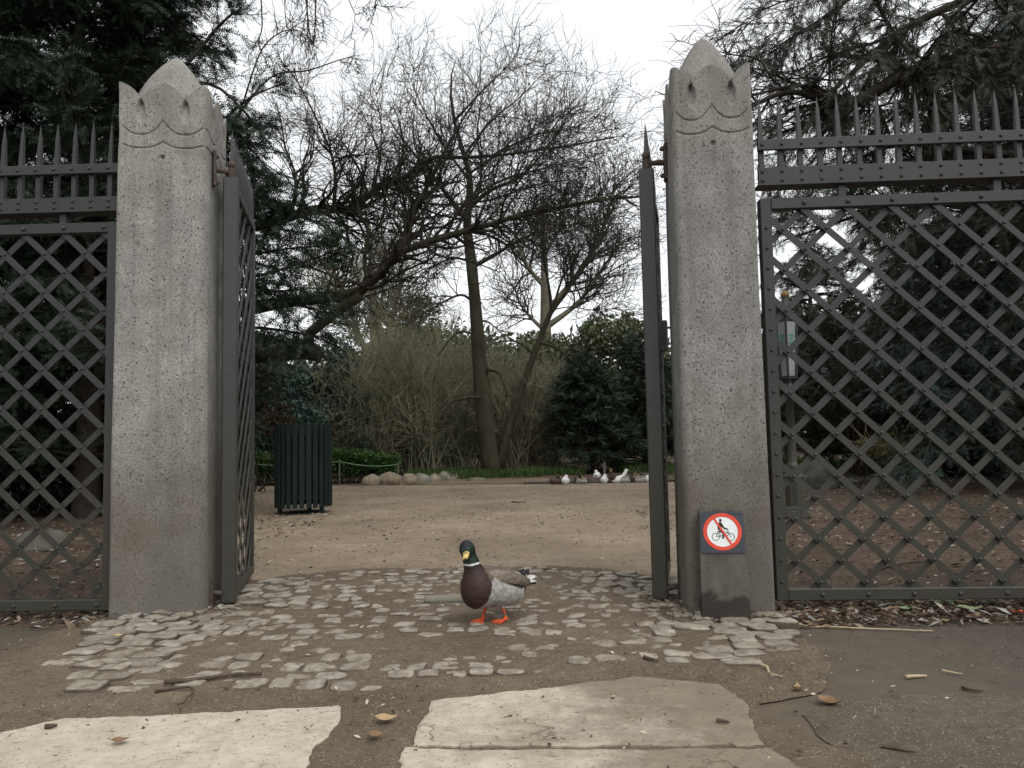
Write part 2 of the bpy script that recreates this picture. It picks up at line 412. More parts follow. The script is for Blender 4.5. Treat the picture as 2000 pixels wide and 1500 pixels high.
# concrete slabs (bevelled, sunk in the dirt)
def slab(poly, z, seed):
    poly = np.array(poly, float); pts = []
    for i in range(len(poly)):
        a, b = poly[i], poly[(i+1) % len(poly)]
        n = max(1, int(np.linalg.norm(b-a)/.012)); pts.append(a+(b-a)*np.arange(n)[:, None]/n)
    pts = np.concatenate(pts); p3 = np.c_[pts, np.zeros(len(pts))]
    pts = pts+np.stack([fbm(p3, 7, 4, seed), fbm(p3, 7, 4, seed+4)], 1)*.011+np.stack([fbm(p3, 26, 3, seed+1), fbm(p3, 26, 3, seed+6)], 1)*.007
    c = pts.mean(0); n = len(pts); inn = pts+nrm(c-pts)*.012
    v = np.concatenate([np.c_[pts, np.full(n, .0)], np.c_[pts, np.full(n, z-.004)], np.c_[inn, np.full(n, z)]])
    f = [[i, (i+1) % n, n+(i+1) % n, n+i] for i in range(n)]+[[n+i, n+(i+1) % n, 2*n+(i+1) % n, 2*n+i] for i in range(n)]+[[2*n+i for i in range(n)]]
    o = MB().add(v, f).build('paving_slab', M['slab']); o['kind'] = 'structure'
slab([gxy(-260, 1500), (-1.42, 2.36), gxy(130, 1410), gxy(300, 1406), gxy(668, 1386), gxy(655, 1420), gxy(600, 1500), (-.50, 1.6), (-.6, 1.0), (-2.6, 1.0)], .017, 3)
slab([gxy(842, 1378), gxy(1010, 1360), gxy(1250, 1330), gxy(1405, 1345), gxy(1450, 1380), gxy(1500, 1466), gxy(800, 1466)], .018, 7)
slab([gxy(788, 1474), gxy(1505, 1473), (.78, 1.6), (.74, .9), (-.33, .9), (-.29, 1.6)], .0185, 15)

# cobbles with trodden dirt between and over them
CX, CY = -.36, 3.52
def inside(X, Y): return (np.abs(X-CX)/1.52)**np.where(Y > CY, 2.6, 2.0)+(np.abs(Y-CY)/np.where(Y > CY, 1.36, 1.22))**np.where(Y > CY, 2.4, 2.2) < 1
mb = MB(); y = 2.25; row = 0
while y < 5.0:
    dy = rng.uniform(.085, .115); x = -2.3+rng.uniform(0, .1)
    while x < 1.5:
        dx = rng.uniform(.085, .135)*(1.25 if abs(x-CX) > .95 else 1); X, Y = x+dx/2, y+dy/2
        Yc = Y-.13*(X-CX)**2*np.sign(Y-CY)*min(1, abs(Y-CY)*1.2)
        if inside(X, Yc) and Yc > (2.575 if X < -.42 else float(np.interp(X, [-.3, .42, .75], [2.52, 2.70, 2.62]))+.12):
            n = 10; k = np.arange(n*2)/(n*2)*2*PI
            q = 5.5; cx, sx = np.cos(k), np.sin(k)
            rr = (np.abs(cx)**q+np.abs(sx)**q)**(-1/q)
            out = np.stack([cx*rr*(dx/2-.004), sx*rr*(dy/2-.004)], 1)
            p3 = np.c_[out+[X, Yc], np.zeros(len(out))]
            out = out*(1+.13*fbm(p3, 13, 3, 4))[:, None]
            a = rng.normal(0, .05); out = out@np.array([[math.cos(a), math.sin(a)], [-math.sin(a), math.cos(a)]])
            top = .0250+rng.normal(0, .0042)+.010*max(0, (abs(X-CX)-.75))
            tilt = rng.normal(0, .02, 2)
            rings = []
            for s_, h in ((1.02, 0.0), (1.0, -.010), (.95, -.004), (.82, -.0008), (.42, .0012)):
                o2 = out*s_; z = np.full(len(o2), top+h) if h or s_ < 1 else np.zeros(len(o2))
                z = z+o2@tilt*(1 if s_ <= 1 else 0)
                rings.append(np.c_[o2+[X, Yc], z])
            m_ = len(out); v = np.concatenate(rings+[np.array([[X, Yc, top+.003]])])
            v[m_*2:, 2] += .006*fbm(v[m_*2:], 15, 3, 2)
            f = []
            for r in range(4):
                f += [[r*m_+i, r*m_+(i+1) % m_, (r+1)*m_+(i+1) % m_, (r+1)*m_+i] for i in range(m_)]
            f += [[4*m_+i, 4*m_+(i+1) % m_, 5*m_] for i in range(m_)]
            mb.add(v, f)
        x += dx
    y += dy
mb.build('cobble_paving', M['cobble'], smooth=True)['kind'] = 'structure'
# dirt trodden over the cobbles: a height field that buries some stones and leaves others bare
gx = np.arange(-2.5, 1.55, .014); gy = np.arange(1.95, 5.15, .014)
XX, YY = np.meshgrid(gx, gy); p3 = np.stack([XX, YY, 0*XX], -1)
edge = .07*fbm(p3, 5, 3, 33)+(np.abs(XX-CX)/np.where(XX > CX, 1.52, 1.75))**2.6+(np.abs(YY-CY)/np.where(YY > CY, 1.5, 1.55))**2.4
side = np.clip((np.abs(XX-CX)-.8)/.7, 0, 1)*np.clip((YY-2.9)/.5, 0, 1)
hz = .0262+.004*fbm(p3, 1.7, 2, 3)+.0050*fbm(p3, 7, 3, 8)+.0032*fbm(p3, 26, 3, 5)-.014*side-.004*np.clip((3.05-YY)/.4, -.1, 1)
slab_top = np.where(XX < -.42, 2.46, np.interp(XX, [-.3, .42, .75], [2.52, 2.70, 2.62]))
slab_top = slab_top-.035+.05*fbm(p3, 7, 4, 21)
hz = hz*np.clip((YY-slab_top)/.13, 0, 1)
hz = np.where(edge > 1.12, -.02, hz*np.clip((1.12-edge)/.25, 0, 1)-.006*np.clip((edge-.9)/.2, 0, 1))
ny, nx = XX.shape; idx = np.arange(nx*ny).reshape(ny, nx)
f = np.stack([idx[:-1, :-1], idx[:-1, 1:], idx[1:, 1:], idx[1:, :-1]], -1).reshape(-1, 4)
keep = (hz.ravel()[f] > .004).any(1)
mb = MB().add(np.stack([XX, YY, hz], -1).reshape(-1, 3), f[keep])
mb.build('trodden_dirt', M['dirt'], smooth=True)['kind'] = 'structure'

# ------------------------------------------------------------------ stone pillars
def pillar(label, FL, yaw, w, zp, zt, r_inner, inner, mat):
    """FL front left corner on the ground; w square width; zp petal height; zt tip; the gate-side corners are rounded"""
    u = np.array([math.cos(yaw), math.sin(yaw), 0]); v = np.array([-math.sin(yaw), math.cos(yaw), 0])
    C = np.array([FL[0], FL[1], 0])+u*w/2+v*w/2
    a = w/2; rL, rR = (r_inner, .012) if inner == 'l' else (.012, r_inner)
    # outline: face by face, ccw seen from above, with face index and coordinate q
    pts = []; fq = []; nr = []
    corners = [(-a, -a, rL), (a, -a, rR), (a, a, rR), (-a, a, rL)]
    dirs = [(1, 0), (0, 1), (-1, 0), (0, -1)]
    for k in range(4):
        (x0, y0, r0), (x1, y1, r1) = corners[k], corners[(k+1) % 4]; d = np.array(dirs[k]); n_ = np.array([d[1], -d[0]])
        st = .0042 if k in (0, (1 if inner == 'r' else 3)) else .012
        s = np.linspace(r0, w-r1, int((w-r0-r1)/st))
        for q in s: pts.append(np.array([x0, y0])+d*q); fq.append((k, q/w)); nr.append(n_)
        d2 = np.array(dirs[(k+1) % 4]); c = np.array([x1, y1])-d*r1+d2*r1; m_ = max(3, int(r1*1.57/st))
        for j in range(1, m_):
            t = j/m_*PI/2; nn = n_*math.cos(t)+d*math.sin(t)
            pts.append(c+nn*r1); nr.append(nn)
            fq.append((k, (w-r1*(1-math.sin(t)))/w) if t < PI/4 else ((k+1) % 4, r1*(1-math.cos(t))/w))
    pts = np.array(pts); nr = np.array(nr); q = np.array([b for _, b in fq]); N = len(pts)
    zv = zp-.092
    xx = np.abs(((q+.25) % .5)-.25)/.25
    rim = zv+(zp-zv)*np.clip(1-xx**1.7, 0, 1)**.8
    rows = [np.full(N, z) for z in (-.05, .02, .3, .7, 1.1, 1.5, 1.9)]
    z0 = zp-.44
    K = 110
    rows += [z0+(rim-z0)*t for t in np.linspace(0, 1, K)]
    Z = np.array(rows)                                             # (rows,N)
    tq = ((q+.0) % .5)
    c = np.abs((q % .5)-.25)/.25
    on = ((q > .05) & (q < .95))[None]
    dep = np.zeros_like(Z)
    for zb, rise in ((zp-.268, .075), (zp-.338, .034)):
        zl = zb+rise*c**2.4
        dep = np.maximum(dep, .008*np.clip(1-np.abs(Z-zl[None])/.0055, 0, 1)**.7*on)
    zn = (zv-Z)/.115; wn = .005+.017*np.sin(PI*np.clip(zn, 0, 1)**.85*.86)
    qd = np.abs(((q+.0) % .5)-.25)*w                               # distance to the valley line
    inn = np.clip(1-(qd[None]/np.maximum(wn, 1e-5))**2, 0, 1)*(zn > -.05)*(zn < 1.0)
    dep = np.maximum(dep, .030*inn**.8*np.clip(1-zn, 0, 1)**.75)
    hd = np.hypot((q[None]-.5)*w, Z-(zp-.385)); dep = np.maximum(dep, .014*np.clip(1-(hd/.013)**4, 0, 1))
    flare = .0085*np.clip((2.2-Z)/2.2, 0, 1)
    XY = pts[None]+nr[None]*(flare-dep)[..., None]
    XY = XY+nr[None]*(.0035*fbm(np.stack([XY[..., 0], XY[..., 1], Z], -1), 5, 3, 6))[..., None]
    V = [np.concatenate([XY, Z[..., None]], -1).reshape(-1, 3)]
    nrw = len(Z)
    ts = np.r_[np.linspace(.01, .3, 16), np.linspace(.34, .97, 18)]
    zlast = Z[-1]
    for t in ts:
        p = XY[-1]*(1-t); r = np.clip((np.abs(p[:, 0]/a)**2.6+np.abs(p[:, 1]/a)**2.6)**(1/2.6)/.94, 0, 1)
        dome = zv+(zt-zv)*np.clip(1-r**1.25, 0, 1)**.74
        e = np.hypot(*(XY[-1]-p).T)
        zz = np.maximum(dome-.004, rim-np.maximum(0, e-.008)*2.2)
        V.append(np.c_[p, zz])
    V.append(np.array([[0, 0, zt+.001]]))
    V = np.concatenate(V); tot = nrw+len(ts)
    i = np.arange(N); i2 = (i+1) % N
    F = [np.stack([r*N+i, r*N+i2, (r+1)*N+i2, (r+1)*N+i], 1) for r in range(tot-1)]
    tip = np.stack([(tot-1)*N+i, (tot-1)*N+i2, np.full(N, tot*N)], 1)
    root = thing('stone_pillar', C, label, 'pillar', 'stone pillars of the park gate')
    V3 = V[:, :1]*u+V[:, 1:2]*v+V[:, 2:]*np.array([0, 0, 1])+C
    MB().add(V3, [np.concatenate(F), tip]).build('shaft', mat, root, smooth=True)
    o = root.children[0]
    o.data.polygons.foreach_set('use_smooth', np.ones(len(o.data.polygons), bool))
    try:
        o.data.set_sharp_from_angle(angle=R_(42))
    except Exception: pass
    return root, C, u, v
pilL, CL, uL, vL = pillar('speckled stone gate pillar with petal carved top, left of the duck beside the slatted bin', (-1.945, 3.735), R_(7), .43, 2.66, 2.905, .055, 'r', M['stone'])
pilR, CRt, uR, vR = pillar('speckled stone gate pillar with petal carved top, round no cycling sign at its foot', (.79, 3.565), R_(-4.5), .372, 2.595, 2.83, .028, 'l', M['stone2'])

# ------------------------------------------------------------------ iron fences and gates
def rivet(m, c, r=.011):
    """small domed head facing local -y"""
    n = 6; v = []
    for rr, h in ((1, 0), (.8, .5), (.35, .75)):
        for j in range(n): v.append([c[0]+r*rr*math.cos(j*2*PI/n), c[1]-r*h, c[2]+r*rr*math.sin(j*2*PI/n)])
    f = [[k*n+j, k*n+(j+1) % n, (k+1)*n+(j+1) % n, (k+1)*n+j] for k in range(2) for j in range(n)]+[[2*n+j for j in range(n)]]
    m.add(v, f)
def clipseg(p, d, x0, x1, z0, z1):
    t0, t1 = -1e9, 1e9
    for i, (lo, hi) in enumerate(((x0, x1), (z0, z1))):
        if abs(d[i]) < 1e-9: continue
        a, b = (lo-p[i])/d[i], (hi-p[i])/d[i]
        t0, t1 = max(t0, min(a, b)), min(t1, max(a, b))
    return (t0, t1) if t1-t0 > .03 else None
def lattice(x0, x1, z0, z1, off, px_, pz, flip=False):
    """two layers of riveted flat bars, \\ in front of /, in the local xz plane"""
    m = MB(); s = pz/px_; w = .0295
    lines = {1: [], -1: []}
    for k in range(-40, 60):
        X = x0+off+k*px_
        for sg in (1, -1):
            p = np.array([X, z1]); d = np.array([sg, -s]); r = clipseg(p, d, x0-.012, x1+.012, z0-.012, z1+.012)
            if r is None: continue
            a, b = p+d*r[0], p+d*r[1]; yy = -.008 if (sg == 1) else .008
            m.bar((a[0], yy, a[1]), (b[0], yy, b[1]), w, .007, up=(0, 0, 1))
    for k in range(-40, 60):
        for j in range(0, 40):
            X = x0+off+k*px_/2; Z = z1-j*pz/2
            if (k+j) % 2 == 0 and x0+.01 < X < x1-.01 and z0+.01 < Z < z1-.01: rivet(m, (X, -.0115, Z), .0095)
    return m
def frame_box(x0, x1, z0, z1, w, d, rivet_x=None, rivet_z=None):
    m = MB()
    m.box(((x0+w/2), 0, (z0+z1)/2), (w, d, z1-z0), bev=.004); m.box((x1-w/2, 0, (z0+z1)/2), (w, d, z1-z0), bev=.004)
    m.box(((x0+x1)/2, 0, z0+w/2), (x1-x0-2*w+.002, d-.004, w), bev=.004); m.box(((x0+x1)/2, 0, z1-w/2), (x1-x0-2*w+.002, d-.004, w), bev=.004)
    for x in (rivet_x if rivet_x is not None else []): rivet(m, (x, -d/2+.002, z1-w/2), .012); rivet(m, (x, -d/2+.002, z0+w/2), .012)
    for z in (rivet_z if rivet_z is not None else []): rivet(m, (x0+w/2, -d/2, z), .009)
    return m
def spike_mb(x, z0, zr, zt, b=.023):
    m = MB(); h = b/2; lean = rng.normal(0, .002)
    v = [[x+sx*h, sy*h, z] for z in (z0, zr) for (sx, sy) in ((-1, -1), (1, -1), (1, 1), (-1, 1))]
    v += [[x+sx*h*.62+lean, sy*h*.62, zr+(zt-zr)*.62] for (sx, sy) in ((-1, -1), (1, -1), (1, 1), (-1, 1))]+[[x+lean, 0, zt]]
    f = []
    for k in range(2): f += [[k*4+j, k*4+(j+1) % 4, (k+1)*4+(j+1) % 4, (k+1)*4+j] for j in range(4)]
    f += [[8+j, 8+(j+1) % 4, 12] for j in range(4)]+[[3, 2, 1, 0]]
    return m.add(v, f)
def fence(label, O, ang, Lx, x_sp0, off, zs, side):
    """O: ground point of the pillar end; panel runs along local +x"""
    Mx = np.array([[math.cos(ang), -math.sin(ang), 0], [math.sin(ang), math.cos(ang), 0], [0, 0, 1]])
    root = thing('iron_fence', (O[0], O[1], 0), label, 'fence', 'riveted iron lattice fences beside the gate')
    T = lambda m, name, par=root, mat=M['iron']: m.xf(Mx, (O[0], O[1], 0)).build(name, mat, par)
    z0, z1, zb0, zb1, zr0, zr1, zt = zs
    x0, x1 = (0, Lx) if side > 0 else (-Lx, 0)
    fw = .054
    rx = np.arange(x0+fw+off, x1, .205) if side > 0 else np.arange(x1-fw-off, x0, -.205)
    fr = frame_box(x0, x1, z0, z1, fw, .05, rx, np.arange(z1-fw-.09, z0, -.0975))
    T(fr, 'frame')
    loff = off if side > 0 else ((Lx-2*fw-off) % .205)
    T(lattice(x0+fw, x1-fw, z0+fw, z1-fw, loff, .205, .195), 'lattice')
    m = MB(); m.box(((x0+x1)/2, -.012, (zb0+zb1)/2), (Lx, .014, zb1-zb0), bev=.003); m.box(((x0+x1)/2, .03, zb0+.007), (Lx-.006, .07, .014))
    xs = x_sp0+np.arange(0, 60)*.0925*side; xs = xs[(xs > x0) & (xs < x1)]
    for x in xs:
        rivet(m, (x, -.019, zb0+.025), .0095); rivet(m, (x, -.019, zb1-.022), .0095)
    T(m, 'beam')
    m = MB(); m.box(((x0+x1)/2, -.024, (zr0+zr1)/2), (Lx, .016, zr1-zr0), bev=.003)
    for x in xs: rivet(m, (x, -.032, (zr0+zr1)/2), .0095)
    T(m, 'rail')
    for k in range(3):
        x = x0+.40+k*.72 if side > 0 else x1-.30-k*.66
        T(MB().box((x, .02, (zb0+z1)/2), (.034, .034, zb0-z1-.002)), 'stub')
    for x in xs: T(spike_mb(x, zb0+.016, zr1+.005, zt+rng.normal(0, .006)), 'spike')
    return root
fence('iron lattice fence with spikes, in front of the lamp post and dark firs', (1.2, 3.62), R_(-2.9), 2.3, .022, .155, (.062, 1.952, 2.015, 2.105, 2.185, 2.238, 2.46), 1)
fence('iron lattice fence with spikes, in front of the dark yews and pale boulder', (-1.955, 3.80), R_(-1.7), 2.0, -.055, .02, (.042, 1.957, 2.012, 2.09, 2.205, 2.255, 2.487), -1)

def gate(label, O, far, z0, z1, zt, hinge_dir, pil_pt):
    O = np.array([O[0], O[1], 0.]); far = np.array([far[0], far[1], 0.]); Lx = np.linalg.norm(far-O); d = (far-O)/Lx
    n = np.array([-d[1], d[0], 0]) if hinge_dir > 0 else np.array([d[1], -d[0], 0])   # local +y
    Mx = np.stack([d, n, [0, 0, 1]], 1)
    root = thing('iron_gate', O, label, 'gate', 'open iron gate leaves')
    T = lambda m, name, par=root, mat=M['iron_gate']: m.xf(Mx, O).build(name, mat, par)
    fw = .058; D = .076
    m = MB()
    m.box((fw/2, 0, (z0+z1)/2), (fw, D, z1-z0), bev=.006); m.box((Lx-fw/2, 0, (z0+z1)/2), (fw, D*.6, z1-z0-.01), bev=.005)
    m.box((Lx/2, 0, z0+.03), (Lx-2*fw+.002, D*.6, .055), bev=.004); m.box((Lx/2, 0, z1-.03), (Lx-2*fw+.002, D*.6, .055), bev=.004)
    T(m, 'frame')
    T(lattice(fw, Lx-fw, z0+.058, z1-.058, .1, .188, .19), 'lattice')
    for x in np.arange(.05, Lx, .0925): T(spike_mb(x, z1-.001, z1+.02, zt+rng.normal(0, .006), .026), 'spike')
    m = MB(); m.box((Lx-.13, -.03, 1.42), (.10, .05, .18), bev=.005); lk = T(m, 'lock_box')
    m = MB(); m.tube([(Lx-.13, -.05, 1.47), (Lx-.13, -.095, 1.47), (Lx-.05, -.1, 1.465)], .008, 6); T(m, 'handle', lk)
    # top hinge: plate bolted to the pillar, arm, pin with a ball on the gate post
    hz = z1+.03; P0 = np.array([pil_pt[0], pil_pt[1], hz]); pin = O+d*.02+np.array([0, 0, hz])
    m = MB(); dd = nrm(pin-P0); sd = np.cross(dd, [0, 0, 1.])
    Mh = np.stack([dd, sd, [0, 0, 1.]], 1)
    m.box(P0+dd*.008, (.016, .06, .19), Mh, .003)
    for zz in (-.07, .07): m.lathe([(.0, .0), (.014, .004), (.015, .014), (.006, .024)], P0+dd*.022+np.array([0, 0, zz-.01]), 8)
    m.tube([P0+dd*.01, P0*.4+pin*.6, pin], [.017, .014, .013], 8)
    m.lathe([(.019, -.04), (.019, .02), (.012, .024)], pin, 10)
    m.lathe([(.004, .0), (.018, .008), (.022, .022), (.016, .038), (.003, .044)], pin+np.array([0, 0, .018]), 10)
    m.build('hinge', M['rusty'], root)
    m = MB(); q = np.array([pil_pt[0], pil_pt[1], .10])
    m.box(q+dd*.008, (.016, .05, .14), Mh, .003); m.tube([q+dd*.01, np.r_[O[:2], .09]-dd*.03], .013, 8)
    m.build('hinge', M['rusty'], root)
    return root
pl = CL+uL*(.43/2)-vL*.12
gate('open iron gate leaf showing its lattice side, between the left pillar and slatted bin', (-1.447, 3.92), (-1.635, 4.80), .035, 2.225, 2.50, -1, pl[:2])
pr = CRt-uR*(.372/2)+vR*.06
gate('open iron gate leaf seen edge on, hanging from the pillar with the cycling sign', (.70, 3.80), (.905, 4.66), .04, 2.185, 2.46, 1, pr[:2])
# ------------------------------------------------------------------ no-cycling sign at the pillar foot
M['sign_blue'] = noisy('slate_blue_paint', (.030, .036, .046, 1), (.045, .052, .064, 1), 12, .45, .1, spec=.4)
M['sign_red'] = noisy('red_paint', (.56, .055, .03, 1), (.66, .08, .045, 1), 14, .45, .05)
M['sign_white'] = noisy('white_paint', (.66, .69, .68, 1), (.74, .77, .76, 1), 20, .45, .05)
M['black'] = noisy('black_paint', (.012, .012, .012, 1), (.02, .02, .02, 1), 20, .5, .05)
def board_mat():
    t = NT('weathered_board'); a = t.noise(9, 6, .7, stretch=(1, 1, .5)); b = t.noise(70, 4)
    col = t.ramp(a, [(.3, (.05, .044, .037, 1)), (.55, (.095, .085, .071, 1)), (.75, (.14, .125, .105, 1))])
    sp = t.n('ShaderNodeSeparateXYZ'); t.l(t.tc.outputs['Object'], sp.inputs[0])
    lo = t.ramp(t.math('ADD', sp.outputs[2], t.math('MULTIPLY', t.noise(11, 4), -.22)), [(.0, (1, 1, 1, 1)), (.03, (0, 0, 0, 1))])
    col = t.mix(t.math('MULTIPLY', lo, .8), col, (.02, .015, .012, 1))
    return t.bsdf(col, .85, t.bump(b, .4, .005), .2)
M['board'] = board_mat()
def make_sign():
    O = CRt-vR*.186+uR*.015; O = np.array([.975, 3.475, 0.])
    O = gr(1405, 1203); O[2] = 0
    back = nrm(vR*1.0)
    Mx = np.stack([uR, vR, [0, 0, 1]], 1)
    tl = R_(5); Tl = np.array([[1, 0, 0], [0, math.cos(tl), math.sin(tl)], [0, -math.sin(tl), math.cos(tl)]])  # lean back against the pillar
    Mx = Mx @ Tl
    face = CRt-vR*(.186+.012)                                        # pillar front plane
    tpt = at(1403, 1040, 3.47)
    O = np.array([tpt[0]+.012, 0, 0]); O[1] = (face[1]-(O[0]-face[0])*math.tan(R_(4.5)))-.095
    root = thing('cycling_sign', O, 'round red and white no cycling sign on a weathered board at the pillar foot', 'sign')
    T = lambda m, name, mat, par=root: m.xf(Mx, O).build(name, mat, par)
    zt = .498
    m = MB(); wb, wt = .104, .096
    n = 5; pts = [(-wb, .0), (wb, .0), (wb*.985, .2), (wt, zt-.02)]+[(wt-.02+.02*math.cos(t), zt-.02+.02*math.sin(t)) for t in np.linspace(0, PI/2, n)]+[(-wt+.02+.02*math.cos(t), zt-.02+.02*math.sin(t)) for t in np.linspace(PI/2, PI, n)]+[(-wt, zt-.02), (-wb*.985, .2)]
    Y2 = np.array([[1, 0, 0], [0, 0, -1], [0, 1, 0]])                  # prism z -> -y
    m.prism(pts, -.03, .03, Y2); T(m, 'backing_board', M['board'])
    s = .343e-3; cx, cy = 425, 370; zc = zt-.098
    hw = .0945
    pl_ = [(-hw, zc-.092), (hw, zc-.092), (hw, zc+.075)]+[(hw-.018+.018*math.cos(t), zc+.072+.018*math.sin(t)) for t in np.linspace(0, PI/2, n)]+[(-hw+.018+.018*math.cos(t), zc+.072+.018*math.sin(t)) for t in np.linspace(PI/2, PI, n)]
    m = MB(); m.prism(pl_, .0305, .036, Y2); plate = T(m, 'plate', M['sign_blue'])
    A = np.linspace(0, 2*PI, 57)[:-1]
    def annulus(c, r0, r1, y0, y1, ex=1.0):
        m = MB(); N = len(A); v = []
        for y in (y0, y1):
            for r in (r0, r1): v += [[c[0]+ex*r*math.cos(a), -y, c[1]+r*math.sin(a)] for a in A]
        i = np.arange(N); j = (i+1) % N
        F = [np.stack([2*N+i, 3*N+i, 3*N+j, 2*N+j], 1), np.stack([N+i, N+j, 3*N+j, 3*N+i], 1), np.stack([i, 2*N+i, 2*N+j, j], 1)]
        return m.add(v, [np.concatenate(F)])
    T(annulus((0, zc), .064*1.02, .0815, .036, .0385, 1.03), 'ring', M['sign_red'], plate)
    m = MB(); v = [[.0675*math.cos(a), -.0372, zc+.0655*math.sin(a)] for a in A]; m.add(v, [list(range(len(A)))]); T(m, 'disc', M['sign_white'], plate)
    q = lambda x, y: ((x-cx)*s, zc-(y-cy)*s)
    def stroke(m, a, b, w, y):
        a = q(*a); b = q(*b); d = nrm(np.array(b)-a); p = np.array([-d[1], d[0]])*w*s/2
        v = [[a[0]-p[0], -y, a[1]-p[1]], [b[0]-p[0], -y, b[1]-p[1]], [b[0]+p[0], -y, b[1]+p[1]], [a[0]+p[0], -y, a[1]+p[1]]]
        m.add(v, [[0, 1, 2, 3]])
    m = MB(); Y = .0380
    for c in ((338, 432), (528, 438)): 
        o = annulus(q(*c), 43*s, 50*s, Y-.0003, Y); m.V += o.V; m.F += [f+m.n for f in o.F]; m.n += o.n
    for a, b, w in (((338, 432), (378, 362), 7), ((378, 362), (404, 428), 7), ((338, 432), (404, 430), 5), ((384, 376), (496, 372), 7), ((404, 428), (498, 378), 7), ((494, 340), (500, 380), 8), ((500, 378), (528, 438), 7), ((470, 342), (498, 340), 8), ((362, 364), (392, 364), 10)): stroke(m, a, b, w, Y)
    T(m, 'bicycle_symbol', M['black'], plate)
    m = MB(); Y = .0383
    hd = [q(405+17*math.cos(a), 224+19*math.sin(a)) for a in A[::4]]; m.add([[x, -Y, z] for x, z in hd], [list(range(len(hd)))])
    for poly in ([(388, 248), (414, 246), (424, 272), (400, 352), (366, 342), (366, 300)], [(412, 250), (424, 268), (452, 314), (496, 334), (494, 346), (446, 336), (408, 300)], [(366, 330), (402, 336), (446, 384), (438, 410), (428, 404), (398, 368)], [(424, 384), (446, 388), (442, 456), (418, 458), (412, 446), (424, 436)]):
        m.add([[q(*p)[0], -Y, q(*p)[1]] for p in poly], [list(range(len(poly)))])
    T(m, 'rider_symbol', M['black'], plate)
    m = MB(); stroke(m, (322, 196), (530, 528), 26, .0387); T(m, 'slash', M['sign_red'], plate)
make_sign()

# ------------------------------------------------------------------ slatted litter bin
def bin_mat():
    t = NT('bin_green'); a = t.noise(5, 5, .6, stretch=(3, 3, .4))
    return t.bsdf(t.ramp(a, [(.3, (.004, .009, .008, 1)), (.7, (.009, .017, .015, 1))]), .6, t.bump(t.noise(60, 3), .1, .003), .2)
M['bin'] = bin_mat()
M['zinc'] = noisy('dull_steel', (.05, .052, .052, 1), (.10, .10, .10, 1), 15, .5, .1)
def make_bin():
    O = gr(579, 1007); root = thing('litter_bin', (O[0], O[1]+.3, 0), 'dark green round litter bin of upright slats standing on the sand', 'litter bin')
    O = np.array([O[0], O[1]+.3, 0]); n = 26; r = .325
    for k in range(n):
        a = (k+.35)*2*PI/n; c, s_ = math.cos(a), math.sin(a)
        m = MB(); m.box((0, 0, .57), (.056, .018, .98+rng.uniform(-.006, .006)), bev=.004)
        for zz in (.20, .955): rivet(m, (0, -.009, zz), .007)
        m.xf(np.array([[-s_, -c, 0], [c, -s_, 0], [0, 0, 1]]), O+np.array([c*r, s_*r, 0])).build('slat', M['bin'], root)
    for z in (.20, .96): MB().lathe([(r-.012, z-.022), (r-.010, z-.022), (r-.010, z+.022), (r-.018, z+.022), (r-.018, z-.022)], O, 40, False).build('hoop', M['bin'], root)
    MB().lathe([(.265, .17), (.27, .2), (.27, .90), (.255, .90), (.25, .2), (.0, .19)], O, 32, False).build('liner', M['zinc' if 0 else 'bin'], root, True)
    MB().lathe([(.0, .0), (.25, .0), (.25, .018), (.0, .022)], O, 32, False).build('base_plate', M['bin'], root)
    for a in (200, 335, 90):
        c, s_ = math.cos(R_(a)), math.sin(R_(a)); MB().box(O+np.array([c*.27, s_*.27, .09]), (.045, .05, .18), bev=.004).build('foot', M['bin'], root)
make_bin()

